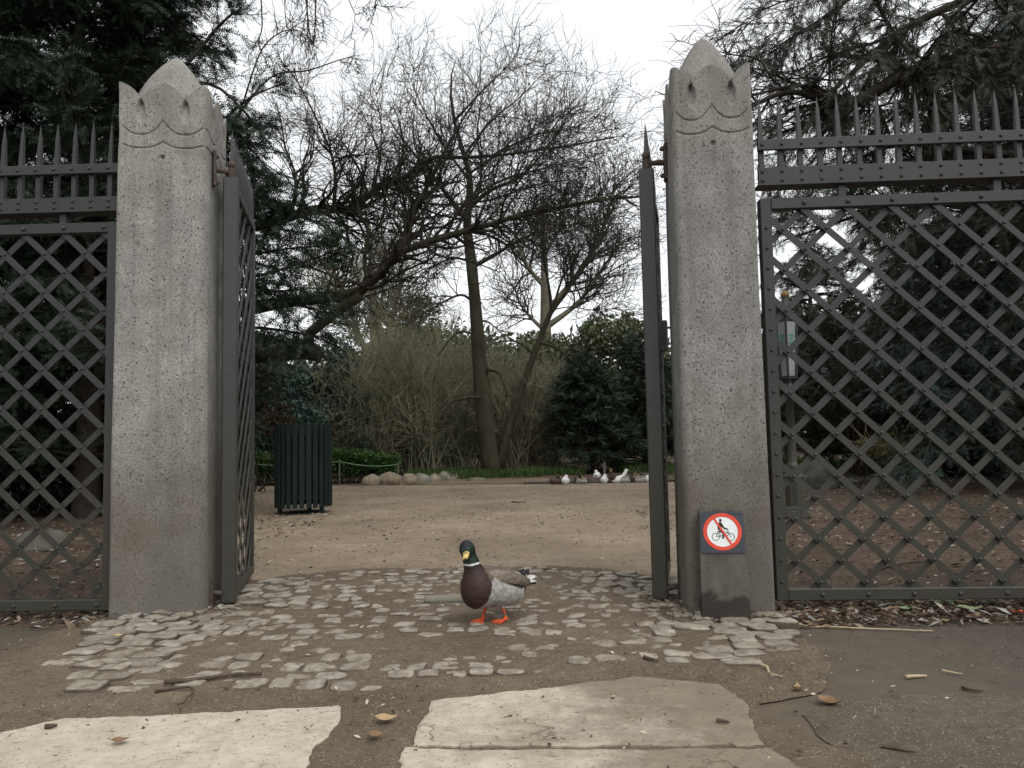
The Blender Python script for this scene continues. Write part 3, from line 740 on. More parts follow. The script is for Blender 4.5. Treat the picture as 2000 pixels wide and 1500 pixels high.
# ------------------------------------------------------------------ lamp post with notice panels
M['lamp_iron'] = iron_mat('lamp_iron', (.016, .0165, .017, 1), .5)
M['panel'] = noisy('milky_panel', (.15, .16, .155, 1), (.22, .23, .225, 1), 8, .4, .05)
M['amber'] = noisy('amber_cap', (.14, .085, .03, 1), (.19, .115, .04, 1), 20, .4, .1)
M['green'] = noisy('green_print', (.03, .14, .09, 1), (.04, .18, .11, 1), 20, .5, .0)
def make_lamp():
    O = gr(1553, 1012); O[2] = 0
    root = thing('lamp_post', O, 'dark cast iron lamp post with white notice panel behind the right fence', 'lamp post')
    O = np.array(O)
    MB().lathe([(.0, 0), (.155, 0), (.155, .03), (.135, .045), (.135, .06), (.115, .085), (.115, .10), (.09, .12), (.085, .36), (.10, .385), (.105, .41), (.09, .43), (.0, .435)], O, 8, False).build('pedestal', M['lamp_iron'], root)
    MB().lathe([(.07, .43), (.055, .45), (.065, .47), (.055, .49), (.065, .51), (.05, .53), (.042, .56), (.036, 1.24), (.06, 1.255), (.085, 1.262), (.085, 1.275), (.05, 1.285), (.03, 1.31), (.02, 1.40), (.0, 1.41)], O, 16, False).build('post', M['lamp_iron'], root, True)
    # tapered notice box: iron corner bars, white panels with green print
    zb, zt = 1.38, 1.96; wb, wt = .05, .07
    yaw = R_(22); Rz = _rz(yaw)
    m = MB()
    for sx, sy in ((-1, -1), (1, -1), (1, 1), (-1, 1)):
        a = Rz@np.array([sx*wb, sy*wb, zb])+O; b = Rz@np.array([sx*wt, sy*wt, zt])+O; m.tube([a, b], .012, 6)
        m.tube([b, Rz@np.array([sx*.05, sy*.05, zt+.12])+O], .01, 6); m.tube([a, Rz@np.array([0, 0, zb-.07])+O], .009, 6)
        m.tube([b, Rz@np.array([sx*.10, sy*.10, zt+.06])+O, Rz@np.array([sx*.085, sy*.085, zt+.11])+O], [.01, .008, .012], 6)
        for zz, w_ in ((zb, wb), (zt, wt)):
            p = Rz@np.array([sx*w_, sy*w_, zz])+O; q_ = Rz@np.array([-sy*w_, sx*w_, zz])+O; m.tube([p, q_], .010, 6)
    m.build('notice_frame', M['lamp_iron'], root)
    for k in range(4):
        Rk = Rz@_rz(k*PI/2); v = []
        for (x, z, w_) in ((-1, zb+.02, wb), (1, zb+.02, wb), (1, zt-.02, wt), (-1, zt-.02, wt)): v.append(Rk@np.array([x*(w_-.012), -w_+.004, z])+O)
        v += [p+Rk@np.array([0, .006, 0]) for p in v]
        pn = MB().add(v, [[0, 1, 2, 3], [7, 6, 5, 4], [0, 4, 5, 1], [1, 5, 6, 2], [2, 6, 7, 3], [3, 7, 4, 0]]).build('notice_panel', M['panel'], root)
        m = MB()
        for zz, w_, h in ((1.80, .03, .02), (1.765, .018, .03), (1.72, .03, .03), (1.675, .024, .025), (1.62, .010, .05)):
            yy = -(wb+(wt-wb)*(zz-zb)/(zt-zb))+.0015
            m.add([Rk@np.array([sx*w_, yy-(wt-wb)*sz*h/2/(zt-zb), zz+sz*h/2])+O for sx, sz in ((-1, -1), (1, -1), (1, 1), (-1, 1))], [[0, 1, 2, 3]])
        m.build('green_print', M['green'], pn)
    MB().lathe([(.085, 2.06), (.09, 2.075), (.065, 2.12), (.035, 2.17), (.03, 2.19)], O, 12, True).build('hood', M['lamp_iron'], root)
    MB().lathe([(.03, 2.19), (.042, 2.20), (.045, 2.225), (.03, 2.25), (.0, 2.265)], O, 12, False).build('cap', M['amber'], root, True)
make_lamp()

# ------------------------------------------------------------------ boulders
M['rock'] = noisy('tan_boulder', (.13, .105, .075, 1), (.29, .24, .175, 1), 5, .9, .5, 30, dist=.02)
M['rock_grey'] = noisy('grey_boulder', (.12, .11, .088, 1), (.22, .205, .165, 1), 6, .9, .5, 30, dist=.02)
M['rock_moss'] = noisy('mossy_boulder', (.055, .055, .03, 1), (.14, .125, .085, 1), 4, .95, .5, 30, dist=.02)
M['rock_dull'] = noisy('dull_boulder', (.05, .047, .038, 1), (.105, .098, .08, 1), 6, .95, .5, 30, dist=.02)
def blob(c, r, seed, n=28, k=18, fac=.16, cut=.35, freq=1.3):
    th = np.linspace(0, PI, k); ph = np.arange(n)*2*PI/n
    d = np.stack([np.sin(th)[:, None]*np.cos(ph), np.sin(th)[:, None]*np.sin(ph), np.repeat(np.cos(th)[:, None], n, 1)], -1)
    s_ = 1+fac*fbm(d+seed*3.7, freq, 3, seed)
    rg = np.random.default_rng(seed)
    for _ in range(5):
        nn = nrm(rg.normal(size=3)); hh = rg.uniform(.72, .95); dt = (d@nn)*s_; s_ = np.where(dt > hh, s_*(hh+.25*(dt-hh))/np.maximum(dt, 1e-6), s_)
    v = d*s_[..., None]*np.array(r); v[..., 2] = np.maximum(v[..., 2], -r[2]*cut)
    v = v.reshape(-1, 3)+np.asarray(c)+np.array([0, 0, r[2]*cut-.03])
    f = [[i*n+j, (i+1)*n+j, (i+1)*n+(j+1) % n, i*n+(j+1) % n] for i in range(k-1) for j in range(n)]
    return MB().add(v, f)
bould = [(727, 34, 22, 948, 'rock', 'pale round tan boulder at the left end of the plaza row'),
         (750, 26, 24, 946, 'rock_grey', 'grey tilted boulder squeezed second in the plaza row'),
         (767, 36, 25, 948, 'rock', 'large domed tan boulder third in the plaza row'),
         (798, 34, 25, 948, 'rock', 'pale flat faced tan boulder fourth in the plaza row'),
         (824, 30, 20, 944, 'rock_grey', 'grey block shaped boulder in the middle of the plaza row'),
         (848, 22, 18, 942, 'rock', 'small tan boulder beside the grey block in the plaza row'),
         (868, 28, 18, 938, 'rock_grey', 'low grey humped boulder near the bare tree in the plaza row'),
         (888, 22, 13, 937, 'rock_grey', 'small flat grey boulder nearest the bare tree'),
         (931, 40, 10, 941, 'rock_moss', 'half buried flat boulder at the foot of the bare tree')]
for i, (x, w, h, y, mt, lb) in enumerate(bould):
    c = gr(x, y); Y = c[1]+.2; k = Y/1500
    o = blob((c[0]*Y/c[1], Y, 0), (w*k*.56, .26, h*k*.8), i+3).build('boulder', M[mt], None, True); tag(o, lb, 'boulder', 'boulders edging the sand plaza')
c = gr(1597, 955); tag(blob((c[0]*1.03, c[1]*1.03, 0), (.38, .4, .31), 43, fac=.3).build('boulder', M['rock_dull'], None, True), 'mossy grey boulder behind the lamp post at the right fence', 'boulder')
c = gr(40, 1078); tag(blob((c[0], c[1]+.25, 0), (.24, .22, .13), 52, fac=.2).build('boulder', M['rock_dull'], None, True), 'pale grey boulder lying behind the left fence', 'boulder')
# low stone stop lying on the cobbles
c = gr(868, 1186)
xs = np.linspace(-.1, .1, 14); P_ = np.stack([xs, .004*np.cos(xs*30), .012-.004*(xs/.1)**2*np.sign(xs+.03)], 1)+np.array([c[0], c[1], .026])
m = MB().tube(P_, [.012]+[.022]*12+[.016], 12)
m.V[0][:, 2] = np.maximum(m.V[0][:, 2], .005)
tag(m.build('stone_bar', M['rock_grey'], None, True), 'short grey half round stone bar lying on the cobbles beside the duck', 'stone bar')

# ------------------------------------------------------------------ rope line and stakes by the hedge
M['rope'] = noisy('pale_green_rope', (.11, .2, .11, 1), (.16, .26, .15, 1), 30, .8, .1)
M['stake'] = noisy('grey_wood', (.09, .085, .07, 1), (.15, .14, .115, 1), 20, .9, .3)
b0 = at(663, 903, 15.0)
root = thing('rope_fence', (b0[0], b0[1], 0), 'thin pale green rope on slim stakes in front of the low green hedge', 'rope fence')
pp = [at(478, 905, 14.9), at(560, 903, 14.9), at(663, 901, 15), at(720, 904, 15.05), at(778, 907, 15.1)]
for p in (pp[0], pp[2], pp[4]):
    MB().tube([(p[0], p[1], -.1), (p[0], p[1], p[2]+.03)], .014, 6).build('stake', M['stake'], root)
dens = []
for a, b in ((pp[0], pp[2]), (pp[2], pp[4])):
    for t in np.linspace(0, 1, 12)[:-1]: dens.append(a*(1-t)+b*t-np.array([0, 0, .06*4*t*(1-t)]))
dens.append(pp[4]); MB().tube(np.array(dens), .0085, 5).build('rope', M['rope'], root)
p = at(1180, 903, 14.9); tag(MB().tube([(p[0], p[1], -.1), p], .026, 8).build('stake', M['stake'], None), 'single slim grey stake standing among the ducks before the dark bush', 'stake')

# ------------------------------------------------------------------ low kerb at the far edge
a, b = gr(1022, 945), gr(1300, 943)
M['kerb'] = noisy('kerb_shade', (.02, .017, .014, 1), (.04, .034, .028, 1), 9, .5, .3)  # shadow on the kerb's near side is painted in as this dark colour
m = MB(); m.box(((a[0]+5.5)/2, 14.12, .015), (5.5-a[0], .14, .05), bev=.015); o = m.build('kerb', M['kerb']); o['kind'] = 'structure'
# raised soil bed behind the kerb
M['bed'] = ground_mat('bed', (.055, .036, .026, 1), (.095, .064, .045, 1), (.13, .092, .065, 1), gritamt=1, bump=.6)
M['straw'] = ground_mat('straw_soil', (.09, .068, .045, 1), (.15, .115, .075, 1), (.2, .16, .11, 1), gritamt=1, bump=.6)
sheet('bank', [(a[0]-.6, 14.25), (6, 14.2), (7, 17), (3, 17.6), (.4, 17.0), (-.2, 15.4)], .008, M['bed'], .12, .2, 31)
sheet('earth', [(-3.0, 14.75), (-.1, 14.35), (.6, 14.6), (.9, 15.4), (.2, 17.4), (-2.6, 17.0)], .012, M['straw'], .15, .2, 33)
# ------------------------------------------------------------------ ducks: blended solids turned into one surface
def s_ell(p, c, r, rot=None):
    q = p-np.asarray(c)
    if rot is not None: q = q@rot
    r = np.asarray(r); k0 = np.linalg.norm(q/r, axis=-1); k1 = np.linalg.norm(q/r**2, axis=-1)
    return k0*(k0-1)/np.maximum(k1, 1e-9)
def s_cap(p, a, b, ra, rb):
    a = np.asarray(a); b = np.asarray(b); d = b-a; t = np.clip(((p-a)@d)/(d@d), 0, 1)
    return np.linalg.norm(p-a-t[..., None]*d, axis=-1)-(ra+(rb-ra)*t)
def smin(a, b, k):
    h = np.clip(.5+.5*(b-a)/k, 0, 1); return b*(1-h)+a*h-k*h*(1-h)
def surface_nets(F, o, h):
    nx, ny, nz = F.shape; s = F < 0
    c = [(i, j, k) for i in (0, 1) for j in (0, 1) for k in (0, 1)]
    sl = lambda A, d: A[d[0]:nx-1+d[0], d[1]:ny-1+d[1], d[2]:nz-1+d[2]]
    cnt = np.zeros((nx-1, ny-1, nz-1)); acc = np.zeros((nx-1, ny-1, nz-1, 3))
    for a in c:
        for ax in range(3):
            if a[ax] == 0:
                b = list(a); b[ax] = 1; fa, fb = sl(F, a), sl(F, b); m = (fa < 0) != (fb < 0)
                t = np.where(m, fa/np.where(m, fa-fb, 1), 0); p = np.zeros(m.shape+(3,))
                for q in range(3): p[..., q] = a[q]
                p[..., ax] = t; acc += p*m[..., None]; cnt += m
    act = cnt > 0; ids = -np.ones(act.shape, int); ids[act] = np.arange(act.sum())
    base = np.argwhere(act); V = (base+acc[act]/cnt[act][:, None])*h+o
    Q = []
    for ax in range(3):
        b_, c_ = [(1, 2), (2, 0), (0, 1)][ax]
        A = [slice(1, -1)]*3; A[ax] = slice(0, -1); A = tuple(A); Bs = list(A); Bs[ax] = slice(1, None)
        fa, fb = s[A], s[tuple(Bs)]; e = np.argwhere(fa != fb); off = np.array([1, 1, 1]); off[ax] = 0; e = e+off
        db = np.zeros(3, int); db[b_] = 1; dc = np.zeros(3, int); dc[c_] = 1
        g = lambda x: ids[x[:, 0], x[:, 1], x[:, 2]]
        q = np.stack([g(e-db-dc), g(e-dc), g(e), g(e-db)], 1)
        inside = s[e[:, 0], e[:, 1], e[:, 2]]
        q[~inside] = q[~inside][:, ::-1]; Q.append(q)
    Q = np.concatenate(Q); return V, Q[(Q >= 0).all(1)]
def feather_mat(name, rough=.6, sheen=.0):
    t = NT(name); at_ = t.n('ShaderNodeAttribute'); at_.attribute_name = 'Col'
    n1 = t.noise(55, 4, .6, stretch=(.35, 1, 1)); n2 = t.noise(230, 3, .6, stretch=(.4, 1, 1))
    col = t.mix(t.math('MULTIPLY', t.ramp(n1, [(.4, (0, 0, 0, 1)), (.7, (1, 1, 1, 1))]), .18), at_.outputs['Color'], (.03, .025, .02, 1))
    v = t.n('ShaderNodeTexVoronoi'); v.inputs['Scale'].default_value = 62; mp = t.n('ShaderNodeMapping'); mp.inputs['Scale'].default_value = (.6, 1, 1); t.l(t.tc.outputs['Object'], mp.inputs[0]); t.l(mp.outputs[0], v.inputs['Vector'])
    col = t.mix(t.math('MULTIPLY', t.ramp(v.outputs['Distance'], [(.35, (0, 0, 0, 1)), (.75, (1, 1, 1, 1))]), .35), col, (.02, .017, .015, 1))
    return t.bsdf(col, rough, t.bump(t.math('ADD', t.math('ADD', n1, n2), t.math('MULTIPLY', v.outputs['Distance'], -1.4)), .45, .003), .3)
M['feather'] = feather_mat('feathers')
def eyemat():
    t = NT('duck_eye'); return t.bsdf((.006, .005, .004, 1), .08, None, .7)
M['eye'] = eyemat()
def roty(a):
    c, s_ = math.cos(a), math.sin(a); return np.array([[c, 0, s_], [0, 1, 0], [-s_, 0, c]])
def rotx(a): return _rx(a)

def mallard():
    h = .0027; lo = np.array([-.30, -.125, -.012]); hi = np.array([.215, .125, .40])
    g = [np.arange(lo[i], hi[i], h) for i in range(3)]
    p = np.stack(np.meshgrid(*g, indexing='ij'), -1)
    HC = np.array([.124, -.012, .340]); yaw = R_(44); Hm = _rz(yaw)@roty(R_(15))@rotx(R_(24))                   # head frame: x bill, z crown
    hp = (p-HC)@Hm
    body = s_ell(p, (-.02, 0, .148), (.16, .083, .083), roty(R_(-6)))
    body = smin(body, s_ell(p, (.072, 0, .160), (.078, .08, .094), roty(R_(-25))), .035)
    body = smin(body, s_cap(p, (.085, 0, .20), (.106, -.003, .272), .058, .034), .03)
    body = smin(body, s_cap(p, (.106, -.003, .268), (.118, -.010, .325), .033, .032), .02)
    body = smin(body, s_ell(p, (-.075, 0, .135), (.12, .078, .069), roty(R_(-8))), .03)
    body = smin(body, s_cap(p, (-.11, 0, .148), (-.205, 0, .168), .062, .020), .04)
    body = smin(body, s_ell(p, (-.225, 0, .170), (.05, .036, .007), roty(R_(6))), .012)
    head = smin(s_ell(hp, (0, 0, .002), (.043, .034, .035)), s_ell(hp, (.016, 0, -.004), (.036, .025, .024)), .014)
    body = smin(body, head, .016)
    bill = smin(s_ell(hp, (.050, 0, -.008), (.024, .0145, .012)), s_ell(hp, (.076, 0, -.013), (.022, .0155, .0055)), .012)
    bill = smin(bill, s_ell(hp, (.064, 0, -.018), (.028, .0115, .004)), .006)
    wings = None; wm = []
    for sg in (1, -1):
        rw = roty(R_(-15))@_rz(R_(-9*sg)); c = np.array([-.06, sg*.064, .194])
        w = s_ell(p, c, (.122, .025, .036), rw); tip = s_ell(p, (-.175, sg*.036, .168), (.075, .013, .016), roty(R_(-13))@_rz(R_(-12*sg)))
        w = smin(w, tip, .02); wm.append(w)
    wings = np.minimum(*wm); back = s_ell(p, (-.06, 0, .203), (.12, .055, .030), roty(R_(-10)))
    legs = None
    feet = []
    for sg, fx in ((1, -.046), (-1, .030)):
        hip = np.array([-.018+fx*.4, sg*.036, .085]); ank = np.array([fx-.012, sg*.040, .016])
        l = smin(s_cap(p, hip, hip+(ank-hip)*.35, .017, .0085), s_cap(p, hip+(ank-hip)*.3, ank, .0068, .0062), .006)
        l = smin(l, s_ell(p, ank, (.0095, .0085, .0095)), .004)
        fy = R_(-12*sg+8)
        for k, (an, ln) in enumerate(((-32, .064), (0, .074), (32, .064))):
            t = ank+np.array([math.cos(R_(an)+fy)*ln, math.sin(R_(an)+fy)*ln, -.013])
            l = smin(l, s_cap(p, ank+np.array([0, 0, -.006]), t, .0052, .0036), .004)
        l = smin(l, s_cap(p, ank, ank+np.array([-.018, 0, -.010]), .004, .003), .003)
        q = (p-ank-np.array([.022, .022*math.sin(fy), -.0115]))@_rz(fy)
        # web: thin wedge between the toes
        wx = q[..., 0]+.022; web = np.maximum(np.maximum(np.abs(q[..., 1])-.56*np.maximum(wx, 0), wx-.056-.006*np.cos(q[..., 1]*320)), np.abs(q[..., 2]+.10*(wx-.03))-.0026)
        l = np.minimum(l, web); legs = l if legs is None else np.minimum(legs, l)
        feet.append(ank)
    curls = s_cap(p, (-.19, .012, .196), (-.222, .012, .206), .010, .007)
    curls = smin(curls, s_cap(p, (-.222, .012, .206), (-.226, .010, .186), .007, .004), .006)
    curls = np.minimum(curls, s_cap(p, (-.185, -.012, .196), (-.215, -.012, .209), .009, .005))
    vent = s_cap(p, (-.17, 0, .150), (-.235, 0, .158), .030, .012)
    full = smin(body, bill, .005); full = smin(full, wings, .006); full = smin(full, back, .018); full = smin(full, legs, .006); full = smin(full, curls, .005); full = smin(full, vent, .012)
    V, Q = surface_nets(full, lo, h)
    # colours by part
    v = V; x, y, z = v.T; hv = (v-HC)@Hm
    b_ = lambda f: f
    C = np.zeros((len(v), 3))
    n_ = fbm(v, 60, 3, 3)*.006; n2 = fbm(v, 14, 2, 5)
    flank = np.array([.345, .33, .305]); mar = np.array([.036, .0165, .012]); grn = np.array([.003, .019, .010]); brown = np.array([.115, .086, .062])
    C[:] = flank*(1+.10*np.sin(v[:, :1]*900+v[:, 2:]*700+n2[:, None]*8))
    bel = np.clip((.105-z)/.05, 0, 1)[:, None]; C = C*(1-bel*.5)+np.array([.30, .27, .225])*bel*.5
    brk = .062-.28*(z-.15)+n_*.8+.02*np.clip((.11-z)/.05, 0, 1)
    breast = (x > brk) & (z < .4); C[breast] = mar*(1+.3*n2[breast])[:, None]
    mant = (x < .075) & (x > -.03) & (z > .205+n_) ; 
    topb = (z > .208+n_*1.5-.25*(np.abs(y)-.06).clip(0)) & (x < .062+n_); C[topb] = brown
    # wings
    wv = np.full(len(v), 9.)
    for sg in (1, -1):
        rw = roty(R_(-15))@_rz(R_(-9*sg)); w1 = s_ell(v, (-.06, sg*.064, .194), (.122, .025, .036), rw); w2 = s_ell(v, (-.175, sg*.036, .168), (.075, .013, .016), roty(R_(-13))@_rz(R_(-12*sg)))
        wv = np.minimum(wv, smin(w1, w2, .02))
    bk = s_ell(v, (-.06, 0, .203), (.12, .055, .030), roty(R_(-10)))
    iw = (np.minimum(wv, bk) < .0012) & (x < .075)
    wing_tone = np.clip((x+.2)/.26, 0, 1)[:, None]  # wing feathers get paler from tail to shoulder
    wc = np.array([.085, .062, .045])*(1-wing_tone)+np.array([.23, .19, .15])*wing_tone
    lowe = np.clip((.178-.24*(x+.05)*-1-z)/.02, 0, 1)
    wc = wc*(1+.12*np.sin(x*260+z*300)[:, None])
    C[iw] = wc[iw]
    wl = 0.181+.26*(x+.055)
    edge = iw & (z < wl-.004+n_) & (np.abs(y) > .03) ; C[edge] = np.array([.035, .026, .021])
    rear = (x < -.172+n_) & ~iw; C[rear] = (.012, .013, .014)
    tail = (x < -.205+n_) & (z < .186); C[tail] = (.62, .61, .58)
    cu = (x < -.17) & (z > .186); C[cu] = (.010, .012, .013)
    vt = (x < -.155+n_*1.5) & (z < .158) & (x > -.24); C[vt] = (.016, .016, .017)
    fl2 = (x < -.13+n_) & (x > -.165+n_) & (z < .175) & ~iw; C[fl2] = (.50, .49, .47)
    nk = z+.10*(x-.108); ring = (nk > .2695+n_*.3) & (x > .04); C[ring] = (.66, .65, .62)
    hd = (nk > .2785+n_*.3) & (x > .03); C[hd] = grn
    crown = hd & (hv[:, 2] > .010+n_) ; C[crown] = (.007, .009, .015)
    bb = smin(s_ell(hv, (.050, 0, -.008), (.024, .0145, .012)), s_ell(hv, (.076, 0, -.013), (.022, .0155, .0055)), .012)
    bl = (bb < .0022) & (hv[:, 0] > .036); C[bl] = (.60, .44, .15)
    jaw = bl & (hv[:, 2] < -.017); C[jaw] = (.20, .14, .05)
    nail = bl & (hv[:, 0] > .093); C[nail] = (.03, .025, .015)
    nos = (np.hypot(hv[:, 0]-.058, hv[:, 2]-.002) < .0042) & bl; C[nos] = (.05, .035, .02)
    lg = (z < .066); near = np.full(len(v), 9.)
    for a in feet: near = np.minimum(near, np.hypot(x-a[0], y-a[1])+0*z)
    leg = (z < .058+n_) & (np.minimum(np.hypot(x+.046, y-.04), np.hypot(x-.03, y+.04)) < .1) & (body_at(v) > .004); C[leg] = (.62, .085, .022)
    rg = leg & (z > .026) & (z < .036) & (y > 0); C[rg] = (.10, .12, .07)
    return V, Q, C, HC, Hm
def body_at(v):
    b = s_ell(v, (-.02, 0, .148), (.16, .083, .083), roty(R_(-6))); return smin(b, s_ell(v, (.072, 0, .160), (.078, .08, .094), roty(R_(-25))), .035)
V, Q, C, HC, Hm = mallard()
D0 = gr(959, 1214, .0275)
hdg = math.atan2(-.61, -.79); Rd = _rz(hdg)
duck = thing('duck', D0, 'mallard drake with green head and orange feet standing on the cobbles facing the camera', 'duck')
MB().add(V*np.array([.92, .97, .97])@Rd.T+D0, Q, C).build('body', M['feather'], duck, True)
for sg in (1, -1):
    e = np.array([.016, sg*.0305, .010]); pe = Hm@e+HC
    m = MB(); th = np.linspace(0, PI, 9); ph = np.arange(12)*2*PI/12
    v = np.stack([np.sin(th)[:, None]*np.cos(ph), np.sin(th)[:, None]*np.sin(ph), np.repeat(np.cos(th)[:, None], 12, 1)], -1).reshape(-1, 3)*.0046+pe
    f = [[i*12+j, (i+1)*12+j, (i+1)*12+(j+1) % 12, i*12+(j+1) % 12] for i in range(8) for j in range(12)]
    m.add(v*np.array([.92, .97, .97])@Rd.T+D0, f).build('eye', M['eye'], duck, True)

def far_duck(pose, cols, seed):
    """pose: sit / tuck / stand / preen; cols: body, breast, head, wing, rump"""
    h = .0075; stand = .07 if pose in ('stand',) else 0
    lo = np.array([-.26, -.14, -.02]); hi = np.array([.26, .14, .42]); g = [np.arange(lo[i], hi[i], h) for i in range(3)]
    p = np.stack(np.meshgrid(*g, indexing='ij'), -1); z0 = .075+stand
    f = s_ell(p, (-.01, 0, z0-.004), (.155, .08, .078), roty(R_(-5))); f = smin(f, s_ell(p, (.06, 0, z0), (.085, .075, .082)), .03); f = smin(f, s_cap(p, (-.10, 0, z0+.008), (-.215, 0, z0+.03), .045, .008), .03)
    if pose == 'tuck': hc = np.array([.02, .02, z0+.095]); f = smin(f, s_ell(p, hc, (.045, .036, .034)), .02); bl = (hc+[-.03, .01, -.01], hc+[-.07, .02, -.02])
    elif pose == 'preen': hc = np.array([-.03, .05, z0+.11]); f = smin(f, s_cap(p, (.10, 0, z0+.03), hc, .045, .03), .03); f = smin(f, s_ell(p, hc, (.04, .034, .034)), .02); bl = (hc+[-.03, .01, -.02], hc+[-.06, .015, -.06])
    elif pose == 'stretch': hc = np.array([.20, 0, z0+.19]); f = smin(f, s_cap(p, (.10, 0, z0+.04), hc, .05, .028), .03); f = smin(f, s_ell(p, hc, (.04, .032, .032)), .015); bl = (hc+[.03, 0, -.005], hc+[.055, 0, .0])
    else: hc = np.array([.15, 0, z0+.145]); f = smin(f, s_cap(p, (.10, 0, z0+.04), hc, .055, .028), .03); f = smin(f, s_ell(p, hc, (.042, .033, .033)), .015); bl = (hc+[.03, 0, -.01], hc+[.075, 0, -.02])
    f = smin(f, s_cap(p, bl[0], bl[1], .012, .008), .006)
    if stand:
        for sg in (1, -1): f = smin(f, s_cap(p, (-.01, sg*.04, z0-.05), (-.01, sg*.04, .005), .010, .008), .006); f = np.minimum(f, s_ell(p, (.015, sg*.04, .008), (.035, .02, .009)))
    else: f = np.maximum(f, -p[..., 2]-.008)
    V, Q = surface_nets(f, lo, h); x, y, z = V.T; C = np.tile(np.array(cols[0]), (len(V), 1))*(1+.15*fbm(V, 40, 2, seed))[:, None]
    n_ = .018*fbm(V, 30, 2, seed+3); C[(z > z0+.03-.25*(x+.02)*-1*.4+n_) & (x < .05+n_)] = cols[3]; C[(x > .075-.3*(z-z0)+n_)] = cols[1]; C[x < -.16+n_] = cols[4]
    d = np.linalg.norm(V-hc, axis=1); C[d < .06] = cols[2]
    if pose in ('stretch', 'sit', 'stand'): C[(z > z0+.09) & (x > .07)] = cols[2]
    if pose == 'stretch': C[x > .06] = cols[1]
    C[s_cap(V, bl[0], bl[1], .013, .010) < .004] = (.42, .30, .08)
    if stand: C[z < z0-.078] = (.5, .09, .03)
    return V, Q, C
W_ = (.72, .71, .69); BR = (.075, .05, .035); DK = (.02, .016, .014); GY = (.36, .35, .33); MR = (.05, .022, .018); GH = (.006, .02, .013)
wht = (W_, W_, W_, W_, W_); drk = (GY, MR, GH, (.16, .13, .10), DK); brn = (BR, BR, (.05, .035, .025), (.06, .042, .03), BR)
far = [(1087, 947, 'preen', brn, 200, 'dark brown duck preening, leftmost of the ducks along the kerb'),
       (1105, 948, 'tuck', wht, 250, 'white duck asleep between the brown duck and a drake'),
       (1134, 947, 'preen', drk, 150, 'grey drake preening its back left of the stake'),
       (1166, 943, 'tuck', wht, 80, 'small white duck resting farther back on the soil'),
       (1180, 948, 'tuck', wht, 270, 'white duck asleep directly below the grey stake'),
       (1197, 947, 'stand', (BR, BR, BR, BR, BR), 250, 'brown duck standing upright on red legs on the kerb'),
       (1208, 947, 'stretch', wht, 20, 'white duck stretching its neck beside the standing brown duck'),
       (1222, 948, 'sit', drk, 10, 'grey drake sitting with dark head raised beside the white duck'),
       (1252, 948, 'tuck', drk, 20, 'grey drake asleep with head on back near the gate post'),
       (1272, 948, 'tuck', wht, 170, 'white duck nearest the right gate post, partly hidden')]
for i, (x, y, pose, cl, hd, lb) in enumerate(far):
    V, Q, C = far_duck(pose, cl, i); c = gr(x, 947.5 if y > 945 else y); c = np.array([c[0], 13.92 if y > 945 else 14.5, .0 if y > 945 else .05]); c[0] = at(x, y, c[1])[0]
    t = thing('duck', c, lb, 'duck', 'ducks resting along the far kerb')
    MB().add((V*.84)@_rz(R_(hd)).T+c, Q, C).build('body', M['feather'], t, True)
# ------------------------------------------------------------------ vegetation tools
def smooth_path(pts, n):
    p = np.asarray(pts, float); k = len(p)
    if k == 2: return p[0]+(p[1]-p[0])*np.linspace(0, 1, n)[:, None]
    e = np.concatenate([[2*p[0]-p[1]], p, [2*p[-1]-p[-2]]]); u = np.linspace(0, k-1-1e-6, n); i = u.astype(int); t = (u-i)[:, None]
    a, b, c, d = e[i], e[i+1], e[i+2], e[i+3]
    return .5*((2*b)+(c-a)*t+(2*a-5*b+4*c-d)*t*t+(3*b-a-3*c+d)*t**3)
def grow(P0, D, Ln, K, wob, bend):
    N = len(P0); p = P0.copy(); d = nrm(D); out = [p.copy()]; st = (Ln/(K-1))[:, None]; bend = np.broadcast_to(np.asarray(bend, float), (N, 3))
    for _ in range(K-1):
        d = nrm(d+rng.normal(0, wob, (N, 3))+bend); p = p+d*st; out.append(p.copy())
    return np.stack(out, 1)
def perp(T):
    r = nrm(rng.normal(size=T.shape)); return nrm(r-(r*T).sum(-1, keepdims=True)*T)
def spawn(P, Rr, n, t0, t1, ang, angsd, Lf, K, wob, bend, rs, rmin, side=None, wpow=1.0, flat=1.0):
    N, Kp, _ = P.shape; ln = np.linalg.norm(np.diff(P, axis=1), axis=2).sum(1); w = ln**wpow; idx = rng.choice(N, n, p=w/w.sum())
    t = rng.uniform(t0, t1, n); u = t*(Kp-1); i = np.minimum(u.astype(int), Kp-2); f = (u-i)[:, None]
    p = P[idx, i]*(1-f)+P[idx, i+1]*f; T = nrm(P[idx, i+1]-P[idx, i]); r = Rr[idx, i]*(1-f[:, 0])+Rr[idx, i+1]*f[:, 0]
    q = perp(T); q = nrm(q*np.array([1, 1, flat])); a = rng.normal(ang, angsd, n)[:, None]
    D = T*np.cos(a)+q*np.sin(a)
    L_ = Lf(n)*(1-.45*t); C = grow(p, D, L_, K, wob, bend)
    r0 = np.maximum(r*rs, rmin)
    return C, r0[:, None]*np.linspace(1, .45, K)[None, :]
def U(a, b): return lambda n: rng.uniform(a, b, n)
def limbset(limbs, n=18, jit=.0):
    Ps, Rs = [], []
    for pts, r0, r1 in limbs:
        p = smooth_path([at(*q) if len(q) == 3 and q[0] > 30 or (len(q) == 3 and abs(q[1]) > 30) else q for q in pts], n)
        if jit: p[1:-1] += rng.normal(0, jit, p[1:-1].shape)
        Ps.append(p); Rs.append(r0+(r1-r0)*np.linspace(0, 1, n)**.8)
    return np.array(Ps), np.array(Rs)
def bark_swell(P, Rr, a=.12): return Rr*(1+a*fbm(P, 2.2, 2, 3))
